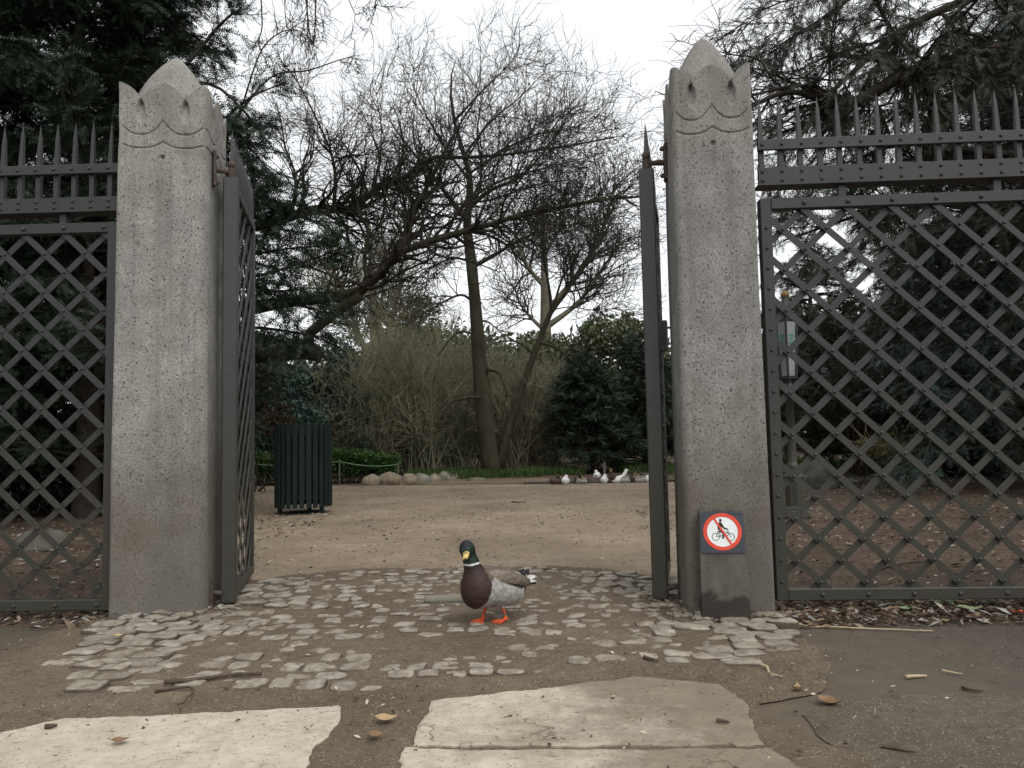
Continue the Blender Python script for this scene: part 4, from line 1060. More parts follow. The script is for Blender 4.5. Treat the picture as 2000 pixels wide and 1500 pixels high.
def bare_tree(label, limbs, base, n1, n2, n3, L1, L2, L3, bark, twig, cat='tree', name='bare_tree', bend=.02, tmin=.25, group=None, rt=(.012, .008, .006), n4=0, wob=(.16, .2, .22), ntr=1, zcut=0, dead=0):
    P, Rr = limbset(limbs); root = thing(name, base, label, cat, group)
    m = MB(); m.tubes(P, bark_swell(P, Rr), 9, True); m.build('trunk', bark, root, True)
    A, Ra = spawn(P[ntr:] if n1 and len(P) > ntr else P, Rr[ntr:] if len(P) > ntr else Rr, n1, tmin, 1, .85, .25, L1, 9, wob[0], (0, 0, bend), .5, rt[0])
    Ra = np.minimum(Ra, .035); Ra = Ra*np.linspace(1, .5, 9)[None]
    B, Rb = spawn(A, Ra, n2, .12, 1, .8, .25, L2, 7, wob[1], (0, 0, bend), .55, rt[1])
    if zcut: k = A[..., 2].min(1) > zcut; A, Ra = A[k], Ra[k]; k = B[..., 2].min(1) > zcut; B, Rb = B[k], Rb[k]
    Cc, Rc = spawn(B, Rb, n3, .1, 1, .75, .25, L3, 5, wob[2], (0, 0, bend), .6, rt[2])
    if zcut: k = Cc[..., 2].min(1) > zcut; Cc, Rc = Cc[k], Rc[k]
    if dead:
        q = Cc[rng.integers(0, len(Cc), dead), -1]; tv, tf = leaf_clump(1, .8, .22, 5); ml = MB(); ml.place(tv, tf, orient(rng.normal(size=q.shape)), q, rng.uniform(.04, .08, dead)); ml.build('leaf', M['twig'], root)['kind'] = 'stuff'
    m = MB(); m.tubes(A, Ra, 5); m.tubes(B, Rb, 4); m.tubes(Cc, Rc, 3); m.build('crown', twig, root)
    return root, (A, B, Cc)
def spray_template(n=7, ln=.24, ang=58, tip=.5):
    v, f = [], []
    for i in range(n):
        x = .06+.9*i/n; l = ln*(1-tip*(i/n)**2)
        for s_ in (1, -1):
            a = R_(ang); k = len(v); j = rng.uniform(-.3, .3)
            v += [[x-.034, 0, 0], [x+.036, 0, 0], [x+l*math.cos(a), s_*l*math.sin(a), j*l]]; f.append([k, k+1, k+2])
    k = len(v); v += [[0, -.012, 0], [0, .012, 0], [1, 0, 0]]; f.append([k, k+1, k+2])
    return np.array(v), [np.array(f)]
SPR = spray_template(); SPR2 = spray_template(7, .28, 48, .6)
def orient(D, roll=.6, flatn=(0, 0, 1)):
    D = nrm(D); n = np.broadcast_to(np.asarray(flatn, float), D.shape)+rng.normal(0, roll, D.shape)
    Y = nrm(np.cross(n, D)); Z = np.cross(D, Y); return np.stack([D, Y, Z], -1)
def conifer(label, base, height, prof, nb, bark, needle, name='yew_tree', cat='tree', sub=13, per=6, spray=(.12, .2), droop=-.05, zmin=.05, tr=.16, tmpl=None, subL=(.3, .75), az=None, extra=None, group=None, rise=.25, roll=.7, sdroop=-.08):
    base = np.asarray(base, float); root = thing(name, base, label, cat, group)
    tp = grow(base[None], np.array([[0, 0, 1.]]), np.array([height]), 14, .03, (0, 0, .1)); Rt = tr*np.linspace(1, .08, 14)[None]
    m = MB(); m.tubes(tp, Rt, 9)
    h = (zmin+(1-zmin)*rng.uniform(0, 1, nb)**.9); a = rng.uniform(0, 2*PI, nb) if az is None else rng.uniform(az[0], az[1], nb)
    Ln = np.array([prof(q) for q in h])*rng.uniform(.72, 1.12, nb)
    u = h*13; i = np.minimum(u.astype(int), 12); f = (u-i)[:, None]; p = tp[0][i]*(1-f)+tp[0][i+1]*f
    D = np.stack([np.cos(a), np.sin(a), rise+rng.normal(0, .12, nb)], 1)
    B = grow(p, D, Ln, 9, .09, (0, 0, droop))
    if extra is not None: B = np.concatenate([B, np.array([smooth_path([at(*q) for q in e], 9) for e in extra])])
    Rb = (.012+.014*np.ones(len(B)))[:, None]*np.linspace(1, .25, 9)[None]
    m.tubes(B, Rb, 5); m.build('trunk', bark, root, True)
    Sx, Rs = spawn(B, Rb, nb*sub, .18, 1, .85, .2, U(*subL), 6, .08, (0, 0, droop*.8), .5, .004, flat=.35)
    Sx = np.concatenate([Sx, B[:, 3:9]]); 
    n = len(Sx)*per; idx = np.repeat(np.arange(len(Sx)), per); t = rng.uniform(.1, 1, n); uu = t*5; ii = np.minimum(uu.astype(int), 4); ff = (uu-ii)[:, None]
    q = Sx[idx, ii]*(1-ff)+Sx[idx, ii+1]*ff; T = nrm(Sx[idx, ii+1]-Sx[idx, ii]); pr = nrm(perp(T)*np.array([1, 1, .35])); an = rng.normal(.75, .25, n)[:, None]
    DD = nrm(T*np.cos(an)+pr*np.sin(an)+np.array([0, 0, sdroop]))
    c = MB(); c.tubes(Sx, np.full(Sx.shape[:2], .0045), 3); c.build('twig', bark, root)
    c = MB(); tv, tf = tmpl or SPR; c.place(tv, tf, orient(DD, roll), q, rng.uniform(spray[0], spray[1], n)); c.build('crown', needle, root)
    return root
def leaf_clump(n, ln, w, seed):
    g = np.random.default_rng(seed); v, f = [], []
    for i in range(n):
        d = nrm(g.normal(size=3)); s_ = nrm(np.cross(d, g.normal(size=3))); nn = np.cross(d, s_); o = d*g.uniform(.05, .5); k = len(v)
        v += [o, o+d*ln*.5+s_*w+nn*w*.25, o+d*ln, o+d*ln*.5-s_*w+nn*w*.25]; f.append([k, k+1, k+2, k+3])
    return np.array(v), [np.array(f)]
CLP = [leaf_clump(12, .55, .14, i) for i in range(4)]
def in_lobes(lobes, n, hollow=.55):
    vol = np.array([l[1][0]*l[1][1]*l[1][2] for l in lobes])**.75; idx = rng.choice(len(lobes), n, p=vol/vol.sum())
    d = nrm(rng.normal(size=(n, 3))); r = rng.uniform(hollow**3, 1, n)**(1/3)
    c = np.array([l[0] for l in lobes])[idx]; s_ = np.array([l[1] for l in lobes])[idx]
    p = c+d*r[:, None]*s_*(1+.25*fbm(d*1.0+idx[:, None], 1.7, 2, 4))[:, None]
    return p, d
def leafy(label, base, lobes, n, size, leaf, bark, name='holly_tree', cat='tree', stems=6, group=None, gap=-.25, gf=1.6, part='crown'):
    base = np.asarray(base, float); root = thing(name, base, label, cat, group)
    lobes = [(base+np.asarray(c), s_) for c, s_ in lobes]
    p, d = in_lobes(lobes, n); k = fbm(p, gf, 2, 9) > gap; k &= p[:, 2] > .02; p = p[k]
    m = MB()
    for j in range(4):
        q = p[j::4]; z = nrm(rng.normal(size=q.shape)); m.place(*CLP[j], orient(z, .8), q, rng.uniform(size*.7, size*1.3, len(q)))
    m.build(part, leaf, root)
    cs = np.array([l[0] for l in lobes]); tgt = cs[rng.integers(0, len(cs), stems)]+rng.normal(0, .25, (stems, 3)); b0 = base+np.c_[rng.normal(0, .18, (stems, 2)), np.zeros(stems)]
    P = np.stack([smooth_path([b, b*.55+t_*.45+rng.normal(0, .12, 3), t_], 10) for b, t_ in zip(b0, tgt)])
    Rr = np.full((stems, 1), .045 if cat == 'tree' else .014)*np.linspace(1, .3, 10)[None]*rng.uniform(.6, 1.5, (stems, 1))
    A, Ra = spawn(P, Rr, stems*8, .3, 1, .8, .3, U(.4, 1.2), 7, .15, (0, 0, .05), .5, .008)
    m = MB(); m.tubes(P, Rr, 7); m.tubes(A, Ra, 4); m.build('trunk', bark, root, True)
    return root
def thicket_mesh(h, r, n0, n1, n2, seed):
    """many arching stems with fine twigs, returned as polylines"""
    b = np.c_[rng.normal(0, r*.22, (n0, 2)), np.zeros(n0)]; a = rng.uniform(0, 2*PI, n0); sp = rng.uniform(.05, .62, n0)
    D = np.stack([np.cos(a)*sp, np.sin(a)*sp, np.ones(n0)], 1); P = grow(b, D, h*rng.uniform(.7, 1.1, n0), 10, .09, (0, 0, -.01)); Rr = np.full((n0, 1), .017)*np.linspace(1, .25, 10)[None]*rng.uniform(.6, 1.3, (n0, 1))
    A, Ra = spawn(P, Rr, n1, .12, 1, .65, .25, U(.6, 1.5), 7, .14, (0, 0, .03), .5, .006)
    B, Rb = spawn(A, Ra, n2, .1, 1, .7, .3, U(.25, .7), 5, .16, (0, 0, .03), .6, .0048)
    return P, Rr, A, Ra, B, Rb
def thicket(label, base, h, r, n0, n1, n2, bark, twig, name='bare_shrub', cat='shrub', buds=0, bud=None, group=None):
    root = thing(name, base, label, cat, group); P, Rr, A, Ra, B, Rb = thicket_mesh(h, r, n0, n1, n2, 1); o = np.asarray(base, float)
    m = MB(); m.tubes(P+o, Rr, 6); m.build('trunk', bark, root, True)
    m = MB(); m.tubes(A+o, Ra, 4); m.tubes(B+o, Rb, 3); m.build('crown', twig, root)
    if buds:
        i = rng.integers(0, len(B), buds); q = B[i, rng.integers(1, 5, buds)]+o; tv, tf = leaf_clump(3, .6, .16, 77)
        m = MB(); m.place(tv, tf, orient(rng.normal(size=q.shape), 1), q, rng.uniform(.04, .09, buds)); m.build('leaf', bud, root)['kind'] = 'stuff'
    return root

M['yew'] = leafmat('yew_needles', [(0.0120, 0.0264, 0.0144, 1), (0.0192, 0.0408, 0.0216, 1), (0.0312, 0.0552, 0.0264, 1), (0.0240, 0.0432, 0.0264, 1), (0.0408, 0.0600, 0.0288, 1)], .12, .55)
M['fir'] = leafmat('fir_needles', [(0.0162, 0.0324, 0.0229, 1), (0.0270, 0.0513, 0.0365, 1), (0.0432, 0.0702, 0.0567, 1), (0.0743, 0.1013, 0.0891, 1)], .1, .5)
M['hemlock'] = leafmat('hemlock_needles', [(0.0210, 0.0330, 0.0210, 1), (0.0390, 0.0540, 0.0300, 1), (0.0540, 0.0690, 0.0390, 1), (0.0600, 0.0600, 0.0330, 1)], .15, .55)
M['hemlock_brown'] = leafmat('brown_dry_leaves', [(.05, .03, .018, 1), (.09, .055, .03, 1), (.07, .05, .028, 1)], .2, .7)
M['holly'] = leafmat('holly_leaves', [(0.0600, 0.0816, 0.0360, 1), (0.1080, 0.1320, 0.0576, 1), (0.1560, 0.1727, 0.0816, 1), (0.2040, 0.2160, 0.1080, 1)], .2, .42, .45)
M['laurel'] = leafmat('blue_evergreen_leaves', [(0.0250, 0.0538, 0.0384, 1), (0.0422, 0.0845, 0.0614, 1), (0.0768, 0.1248, 0.0960, 1)], .15, .45, .4)
M['dark_laurel'] = leafmat('dark_evergreen_leaves', [(.010, .018, .010, 1), (.018, .028, .016, 1), (.028, .04, .022, 1)], .12, .5, .35)
M['hedge'] = leafmat('hedge_leaves', [(.030, .075, .014, 1), (.05, .12, .022, 1), (.085, .17, .035, 1), (.02, .05, .012, 1)], .3, .45, .4)
M['olive_leaf'] = leafmat('olive_buds', [(0.1837, 0.1837, 0.0788, 1), (0.2888, 0.2756, 0.1313, 1), (0.3937, 0.3675, 0.1969, 1)], .3, .7, .2)
M['grass'] = leafmat('grass_blades', [(.03, .075, .016, 1), (.06, .12, .028, 1), (.09, .15, .04, 1), (.12, .13, .05, 1)], .3, .6, .25)
M['woods'] = leafmat('distant_leaves', [(0.0525, 0.0600, 0.0330, 1), (0.0825, 0.0900, 0.0480, 1), (0.1125, 0.1200, 0.0675, 1)], .2, .7, .2)

# ------------------------------------------------------------------ left: dark yews behind the fence
yp = lambda r, top=.35: (lambda t: r*(1.0-.35*t) if t < .75 else r*(.74)*(1-(t-.75)/.25)**.7+.15)
conifer('tall dark yew directly behind the left pillar, its boughs reaching over the gate', (-5.15, 9.3, 0), 9.2, yp(2.15), 250, M['bark_dark'], M['yew'], sub=19, per=11, spray=(.13, .25),
        extra=[[(380, 520, 9), (480, 500, 8.9), (570, 485, 8.8), (650, 480, 8.7)], [(380, 560, 9), (500, 540, 8.8), (600, 510, 8.6), (660, 488, 8.5)], [(380, 600, 9), (500, 590, 8.7), (600, 600, 8.5), (640, 615, 8.4)], [(400, 640, 9), (500, 640, 8.7), (580, 650, 8.5), (625, 662, 8.4)], [(380, 620, 9), (520, 600, 8.7), (610, 590, 8.6), (690, 610, 8.5)],
               [(380, 450, 9), (480, 430, 8.9), (540, 410, 8.8), (585, 395, 8.7)], [(360, 300, 9), (430, 240, 9), (490, 190, 9), (560, 160, 9)], [(370, 350, 9), (440, 300, 9), (490, 260, 9), (530, 240, 9)], [(370, 120, 9), (420, 60, 9), (450, 30, 9), (470, 20, 9)], [(380, 420, 9), (450, 390, 8.8), (500, 380, 8.7), (540, 370, 8.6)], [(380, 480, 9), (470, 455, 8.8), (520, 440, 8.7), (560, 450, 8.6)], [(390, 660, 9), (480, 650, 8.7), (540, 665, 8.5), (570, 680, 8.4)], [(380, 580, 9), (470, 560, 8.7), (540, 570, 8.5), (590, 560, 8.4)], [(370, 200, 9), (430, 225, 8.9), (490, 290, 8.8), (525, 335, 8.7)], [(380, 330, 9), (450, 335, 8.9), (505, 370, 8.8), (545, 405, 8.7)], [(370, 260, 9), (440, 275, 8.9), (490, 330, 8.8), (515, 365, 8.7)], [(380, 390, 9), (455, 400, 8.9), (505, 430, 8.8), (550, 470, 8.7)], [(370, 160, 9), (425, 170, 8.9), (480, 220, 8.8), (510, 260, 8.7)], [(380, 500, 9), (460, 500, 8.9), (520, 520, 8.8), (570, 530, 8.7)], [(380, 300, 9.2), (440, 310, 9.2), (495, 350, 9.2), (520, 400, 9.2)], [(380, 430, 9.2), (450, 440, 9.2), (500, 470, 9.2), (530, 500, 9.2)]])
conifer('broad dark yew at the far left behind the fence', (-7.6, 9.0, 0), 9.0, yp(2.3), 210, M['bark_dark'], M['yew'], sub=17, per=11, spray=(.15, .28))
conifer('dark yew standing farther back between the two front yews', (-6.3, 11.6, 0), 9.5, yp(2.3), 190, M['bark_dark'], M['yew'], sub=13, per=6, spray=(.16, .28))
# ------------------------------------------------------------------ right: firs and hemlock
conifer('dark bluish fir with layered boughs behind the right end of the fence', (7.0, 10.8, 0), 8.0, lambda t: 2.5*(1-t)**.8+.3, 200, M['bark_dark'], M['fir'], name='fir_tree', sub=14, per=7, spray=(.14, .26), droop=-.03, tmpl=SPR2, rise=.05, roll=.3, sdroop=-.15)
conifer('tall dark fir at the far right edge of the photo', (9.4, 12.6, 0), 9.5, lambda t: 2.7*(1-t)**.8+.3, 190, M['bark_dark'], M['fir'], name='fir_tree', sub=13, per=6, spray=(.16, .3), droop=-.03, tmpl=SPR2, rise=.05, roll=.3)
conifer('shorter dark conifer behind the lamp post and mossy boulder', (6.3, 16.2, 0), 4.6, lambda t: 2.1*(1-t)**.6+.3, 150, M['bark_dark'], M['hemlock'], name='conifer', sub=12, per=6, spray=(.18, .3), droop=-.06)
conifer('dark brownish conifer far behind the middle of the right fence', (9.6, 17.5, 0), 5.6, lambda t: 2.6*(1-t)**.6+.3, 150, M['bark_dark'], M['hemlock'], name='conifer', sub=12, per=6, spray=(.18, .3), droop=-.06)
def hemlock():
    base = np.array([8.3, 8.6, 0]); root = thing('hemlock_tree', base, 'large overhanging conifer with arched limbs and drooping sprays above the right fence', 'tree')
    limbs = [([(8.3, 8.6, 0), (8.25, 8.6, 4), (8.2, 8.55, 8.5)], .26, .10),
             ([(2440, 150, 8.6), (2200, 140, 8.5), (2000, 90, 8.3), (1830, 128, 8.2), (1760, 150, 8.1), (1700, 184, 8.0), (1645, 208, 7.9)], .10, .055),
             ([(1645, 208, 7.9), (1605, 196, 7.8), (1560, 180, 7.7), (1515, 186, 7.6), (1468, 208, 7.5), (1430, 235, 7.5)], .045, .015),
             ([(1645, 208, 7.9), (1600, 172, 7.8), (1550, 168, 7.7), (1500, 178, 7.6), (1460, 190, 7.5)], .025, .01),
             ([(2440, -60, 8.6), (2150, -60, 8.4), (1950, -20, 8.3), (1850, 15, 8.2), (1760, 60, 8.2), (1700, 110, 8.1), (1640, 165, 8.1), (1590, 215, 8.0), (1575, 260, 8)], .08, .012),
             ([(1950, -40, 8.3), (1800, -60, 8.2), (1690, -20, 8.1), (1600, 40, 8.0), (1550, 70, 8.0), (1505, 105, 8.0)], .03, .006),
             ([(1700, -40, 8.2), (1620, -5, 8.1), (1540, 0, 8.0), (1470, 30, 8.0), (1440, 55, 8.0)], .014, .005),
             ([(1645, 208, 7.9), (1630, 260, 7.9), (1600, 300, 7.8), (1570, 330, 7.8)], .03, .01),
             ([(1530, 175, 7.7), (1505, 150, 7.7), (1480, 115, 7.6), (1440, 108, 7.6), (1418, 106, 7.6)], .014, .006),
             ([(2440, 260, 8.7), (2150, 300, 8.8), (1950, 300, 8.8), (1800, 280, 8.8), (1700, 300, 8.7), (1600, 370, 8.6)], .06, .012),
             ([(2440, 330, 9), (2150, 380, 9.2), (1900, 400, 9.2), (1750, 400, 9.2), (1620, 440, 9.1), (1530, 470, 9)], .05, .01),
             ([(2440, 60, 9), (2150, 80, 9.2), (1950, 160, 9.3), (1800, 200, 9.3), (1700, 260, 9.3)], .05, .012)]
    P, Rr = limbset(limbs, 16); m = MB(); m.tubes(P, bark_swell(P, Rr), 8, True)
    A, Ra = spawn(P[1:], Rr[1:], 210, .05, 1, .8, .3, U(.6, 1.7), 8, .12, (0, 0, -.03), .5, .006); Ra = np.minimum(Ra, .02)
    B, Rb = spawn(A, Ra, 1900, .1, 1, .75, .25, U(.25, .8), 6, .12, (0, 0, -.10), .55, .004)
    m.build('trunk', M['bark_dark'], root, True)
    B2, Rb2 = spawn(A, Ra, 1500, .1, 1, .75, .3, U(.2, .6), 5, .2, (0, 0, .0), .55, .0035)
    m = MB(); m.tubes(A, Ra, 5); m.tubes(B, Rb, 3); m.tubes(B2, Rb2, 3); m.build('twig', M['bark_dark'], root)
    keep = (B[:, 0, 0]/B[:, 0, 1]*1500+1000) > 1545+60*rng.normal(size=len(B)); Bk = B[keep]; n = len(Bk)*11; idx = np.repeat(np.arange(len(Bk)), 11); ii = rng.integers(0, 5, n); ff = rng.uniform(0, 1, (n, 1))
    q = Bk[idx, ii]*(1-ff)+Bk[idx, ii+1]*ff; T = nrm(Bk[idx, ii+1]-Bk[idx, ii]); D = nrm(T+perp(T)*.8+np.array([0, 0, -.3]))
    c = MB(); c.place(*SPR2, orient(D, .8), q, rng.uniform(.09, .2, n)); c.build('crown', M['hemlock'], root)
hemlock()

# ------------------------------------------------------------------ middle: bare trees
TR = bare_tree('large bare tree with thick mossy limbs arching out from behind the yew', [
    ([(-5.0, 12.4, -.1), (-5.0, 12.4, 1.2), (-4.95, 12.3, 2.6), (-4.9, 12.3, 4.2), (-4.7, 12.2, 6)], 0.3600, 0.1600),
    ([(330, 712, 12.2), (420, 700, 11.9), (490, 692, 11.6), (560, 684, 11.3), (600, 684, 11.1), (624, 692, 11.0)], .19, .125),
    ([(606, 688, 11.05), (604, 655, 11), (630, 630, 10.9), (665, 603, 10.8), (705, 578, 10.7)], .078, .075),
    ([(400, 620, 12.0), (500, 600, 11.5), (560, 590, 11.2), (625, 582, 11), (680, 578, 10.8), (720, 556, 10.7), (760, 515, 10.5), (790, 488, 10.4), (870, 462, 10.2), (935, 445, 10), (1000, 425, 9.9), (1100, 404, 9.7), (1190, 388, 9.6), (1260, 384, 9.5)], .118, .013),
    ([(765, 512, 10.5), (790, 470, 10.5), (802, 430, 10.6), (818, 395, 10.6), (842, 350, 10.7), (872, 290, 10.8), (900, 240, 10.8), (925, 200, 10.8)], .062, .010),
    ([(718, 552, 10.7), (712, 500, 10.8), (720, 455, 10.9), (702, 415, 11), (690, 370, 11), (660, 310, 11), (648, 265, 11)], 0.0372, 0.0074),
    ([(400, 440, 12.4), (500, 445, 12), (560, 425, 11.7), (610, 410, 11.6), (650, 408, 11.5), (690, 414, 11.4), (712, 385, 11.3), (748, 362, 11.2), (792, 350, 11.1), (815, 322, 11), (855, 306, 10.9), (930, 308, 10.7), (1000, 300, 10.5), (1090, 288, 10.3), (1200, 268, 10.2)], .092, .010),
    ([(565, 424, 11.7), (578, 375, 11.7), (575, 335, 11.8), (558, 290, 11.8), (552, 255, 11.9), (540, 200, 12)], 0.0341, 0.0074),
    ([(575, 340, 11.8), (605, 315, 11.7), (612, 280, 11.7), (600, 240, 11.7)], 0.0186, 0.0062),
    ([(652, 408, 11.5), (655, 345, 11.5), (648, 305, 11.6), (640, 280, 11.6), (605, 205, 11.7), (575, 150, 11.7), (540, 110, 11.7)], 0.0310, 0.0062),
    ([(648, 320, 11.5), (680, 305, 11.4), (720, 300, 11.4), (760, 270, 11.4)], 0.0186, 0.0062),
    ([(905, 306, 10.8), (960, 235, 10.8), (1010, 195, 10.7), (1065, 140, 10.7)], 0.0186, 0.0050),
    ([(868, 462, 10.2), (905, 400, 10.1), (985, 350, 10), (1080, 325, 9.9), (1180, 298, 9.8)], 0.0248, 0.0056),
    ([(940, 444, 10), (1010, 360, 10), (1080, 250, 9.9), (1120, 210, 9.9)], 0.0174, 0.0050),
    ([(800, 440, 10.6), (760, 390, 10.6), (740, 330, 10.6), (745, 260, 10.6), (735, 180, 10.6)], 0.0186, 0.0050),
    ([(1000, 425, 9.9), (1090, 440, 9.8), (1170, 430, 9.8), (1245, 400, 9.7)], 0.0124, 0.0043),
    ([(680, 578, 10.8), (650, 540, 10.9), (600, 520, 11), (540, 480, 11.1)], 0.0217, 0.0062),
    ([(712, 580, 10.7), (770, 560, 10.5), (830, 525, 10.4), (900, 510, 10.3)], 0.0136, 0.0050),
    ([(820, 395, 10.6), (870, 400, 10.5), (960, 390, 10.4), (1050, 360, 10.3), (1130, 350, 10.2)], 0.0217, 0.0056)],
    (-5.0, 12.4, 0), 520, 2900, 6400, U(.6, 1.9), U(.3, 1.0), U(.15, .5), M['bark'], M['twig'], name='bare_tree', rt=(.0052, .0036, .0027), tmin=.15, zcut=2.95, dead=260, wob=(.2, .22, .22), bend=.03)
bare_tree('tall straight bare tree with drooping lower branches beside the boulder row', [
    ([(962, 936, 17.4), (955, 880, 17.4), (944, 790, 17.4), (936, 690, 17.4), (928, 590, 17.4), (920, 505, 17.4), (912, 442, 17.4), (916, 400, 17.4), (918, 350, 17.4), (905, 300, 17.4), (886, 230, 17.4), (880, 160, 17.4), (890, 118, 17.4)], 0.2345, 0.0084),
    ([(915, 435, 17.4), (880, 390, 17.3), (850, 350, 17.2), (800, 290, 17), (760, 235, 16.9)], 0.0748, 0.0136),
    ([(917, 405, 17.4), (960, 370, 17.3), (1010, 350, 17.2), (1060, 300, 17.2), (1100, 240, 17)], 0.0612, 0.0136),
    ([(925, 520, 17.4), (962, 500, 17.3), (1012, 470, 17.2), (1062, 450, 17.1), (1130, 436, 17)], 0.0612, 0.0136),
    ([(917, 395, 17.4), (935, 375, 17.4), (940, 320, 17.3), (932, 260, 17.3), (945, 170, 17.2)], 0.0544, 0.0102),
    ([(926, 590, 17.4), (898, 576, 17.3), (852, 598, 17.2), (820, 618, 17), (780, 645, 16.9)], 0.0374, 0.0082),
    ([(920, 510, 17.4), (880, 505, 17.3), (830, 530, 17.2), (790, 570, 17.1)], 0.0340, 0.0082),
    ([(934, 655, 17.4), (900, 648, 17.3), (878, 664, 17.2), (855, 695, 17.2)], 0.0306, 0.0136),
    ([(932, 625, 17.4), (955, 630, 17.3), (975, 645, 17.2), (1000, 650, 17.1)], 0.0272, 0.0082),
    ([(945, 778, 17.3), (920, 776, 17.1), (882, 785, 17), (869, 806, 17), (866, 836, 17)], 0.0374, 0.0218),
    ([(866, 836, 17), (845, 846, 16.9), (815, 850, 16.8), (790, 846, 16.8)], 0.0204, 0.0082),
    ([(866, 836, 17), (880, 855, 16.9), (896, 880, 16.9)], 0.0150, 0.0068),
    ([(952, 722, 17.3), (974, 728, 17.2), (984, 750, 17.1), (990, 772, 17.1), (984, 790, 17.1)], 0.0374, 0.0136),
    ([(990, 771, 17.1), (1003, 776, 17), (1014, 779, 17)], 0.0150, 0.0102),
    ([(915, 350, 17.4), (870, 290, 17.3), (830, 220, 17.2), (800, 150, 17.2)], 0.0408, 0.0082),
    ([(885, 240, 17.4), (930, 190, 17.3), (980, 140, 17.3), (1010, 105, 17.3)], 0.0306, 0.0068),
    ([(915, 430, 17.4), (860, 420, 17.2), (800, 400, 17), (740, 400, 16.9)], 0.0340, 0.0082),
    ([(915, 340, 17.4), (990, 290, 17.2), (1060, 260, 17.1), (1150, 250, 17)], 0.0340, 0.0082)],
    tuple(gr(962, 932)*np.array([1, 1, 0])), 300, 1500, 3000, U(.8, 2.7), U(.5, 1.4), U(.3, .8), M['bark'], M['twig'], rt=(.0085, .006, .0045), tmin=.25, zcut=3.3, dead=220, wob=(.17, .2, .2), bend=.03)
bare_tree('slimmer bare tree leaning right just behind the tall straight tree', [
    ([(972, 925, 18.2), (985, 870, 18.2), (1005, 800, 18.2), (1026, 738, 18.2), (1046, 685, 18.2), (1062, 642, 18.2), (1078, 606, 18.2), (1100, 580, 18.2), (1130, 532, 18.2), (1158, 490, 18.2), (1182, 440, 18.2), (1200, 395, 18.2)], 0.1210, 0.0193),
    ([(1078, 606, 18.2), (1072, 560, 18.2), (1062, 500, 18.2), (1060, 430, 18.2), (1062, 370, 18.2)], 0.0480, 0.0120),
    ([(1080, 604, 18.2), (1098, 545, 18.1), (1125, 505, 18), (1150, 455, 18)], 0.0360, 0.0090),
    ([(1052, 668, 18.2), (1088, 680, 18), (1118, 705, 17.9), (1148, 728, 17.8), (1185, 736, 17.8)], 0.0330, 0.0072),
    ([(1148, 728, 17.8), (1162, 748, 17.7), (1172, 768, 17.7)], 0.0150, 0.0060),
    ([(1040, 690, 18.2), (1010, 668, 18), (975, 668, 18), (945, 682, 17.9)], 0.0240, 0.0090),
    ([(1078, 606, 18.2), (1110, 600, 18.1), (1160, 605, 18), (1210, 600, 18)], 0.0180, 0.0060)],
    tuple(gr(975, 928)*np.array([1, 1, 0])+np.array([.15, .6, 0])), 150, 700, 1300, U(.7, 2.2), U(.5, 1.3), U(.3, .8), M['bark'], M['twig'], rt=(.008, .006, .0045), tmin=.3, zcut=3.6, bend=.04)
bare_tree('pale grey bare tree rising far behind the leaning tree', [
    ([(1068, 900, 27), (1066, 720, 27), (1065, 600, 27), (1063, 500, 27), (1060, 420, 27)], .34, .06),
    ([(1066, 610, 27), (1110, 560, 27), (1160, 490, 27), (1185, 420, 27), (1200, 360, 27)], .14, .03), ([(1066, 640, 27), (1130, 590, 27), (1180, 520, 27), (1215, 470, 27)], .12, .025),
    ([(1064, 560, 27), (1030, 520, 27), (1010, 470, 27), (1000, 400, 27)], .10, .03), ([(1062, 500, 27), (1090, 450, 27), (1110, 390, 27)], .08, .02), ([(1066, 650, 27), (1020, 600, 27), (1005, 560, 27)], .08, .02)],
    tuple(gr(1068, 900)*np.array([0, 0, 0])+np.array([1.2, 27, 0])), 180, 1000, 1900, U(1.2, 3.2), U(.7, 1.8), U(.4, 1.1), M['bark_pale'], M['twig'], rt=(.018, .012, .008), tmin=.2, bend=.06)
bare_tree('pale bare multi stemmed tree far behind the olive shrubs', [
    ([(738, 900, 26), (734, 720, 26), (728, 600, 26), (726, 520, 26), (722, 440, 26)], .22, .05), ([(736, 740, 26), (760, 640, 26), (780, 560, 26), (790, 480, 26)], .13, .03), ([(735, 750, 26), (700, 650, 26), (672, 580, 26), (650, 520, 26)], .12, .03),
    ([(734, 700, 26), (745, 600, 26), (750, 500, 26)], .10, .03), ([(735, 720, 26), (690, 640, 26), (650, 600, 26), (625, 580, 26)], .09, .02)],
    (at(738, 860, 26)[0], 26, 0), 180, 1000, 1700, U(1.0, 3.0), U(.6, 1.6), U(.4, 1.0), M['bark_pale'], M['twig_olive'], rt=(.016, .011, .008), tmin=.2, bend=.08)
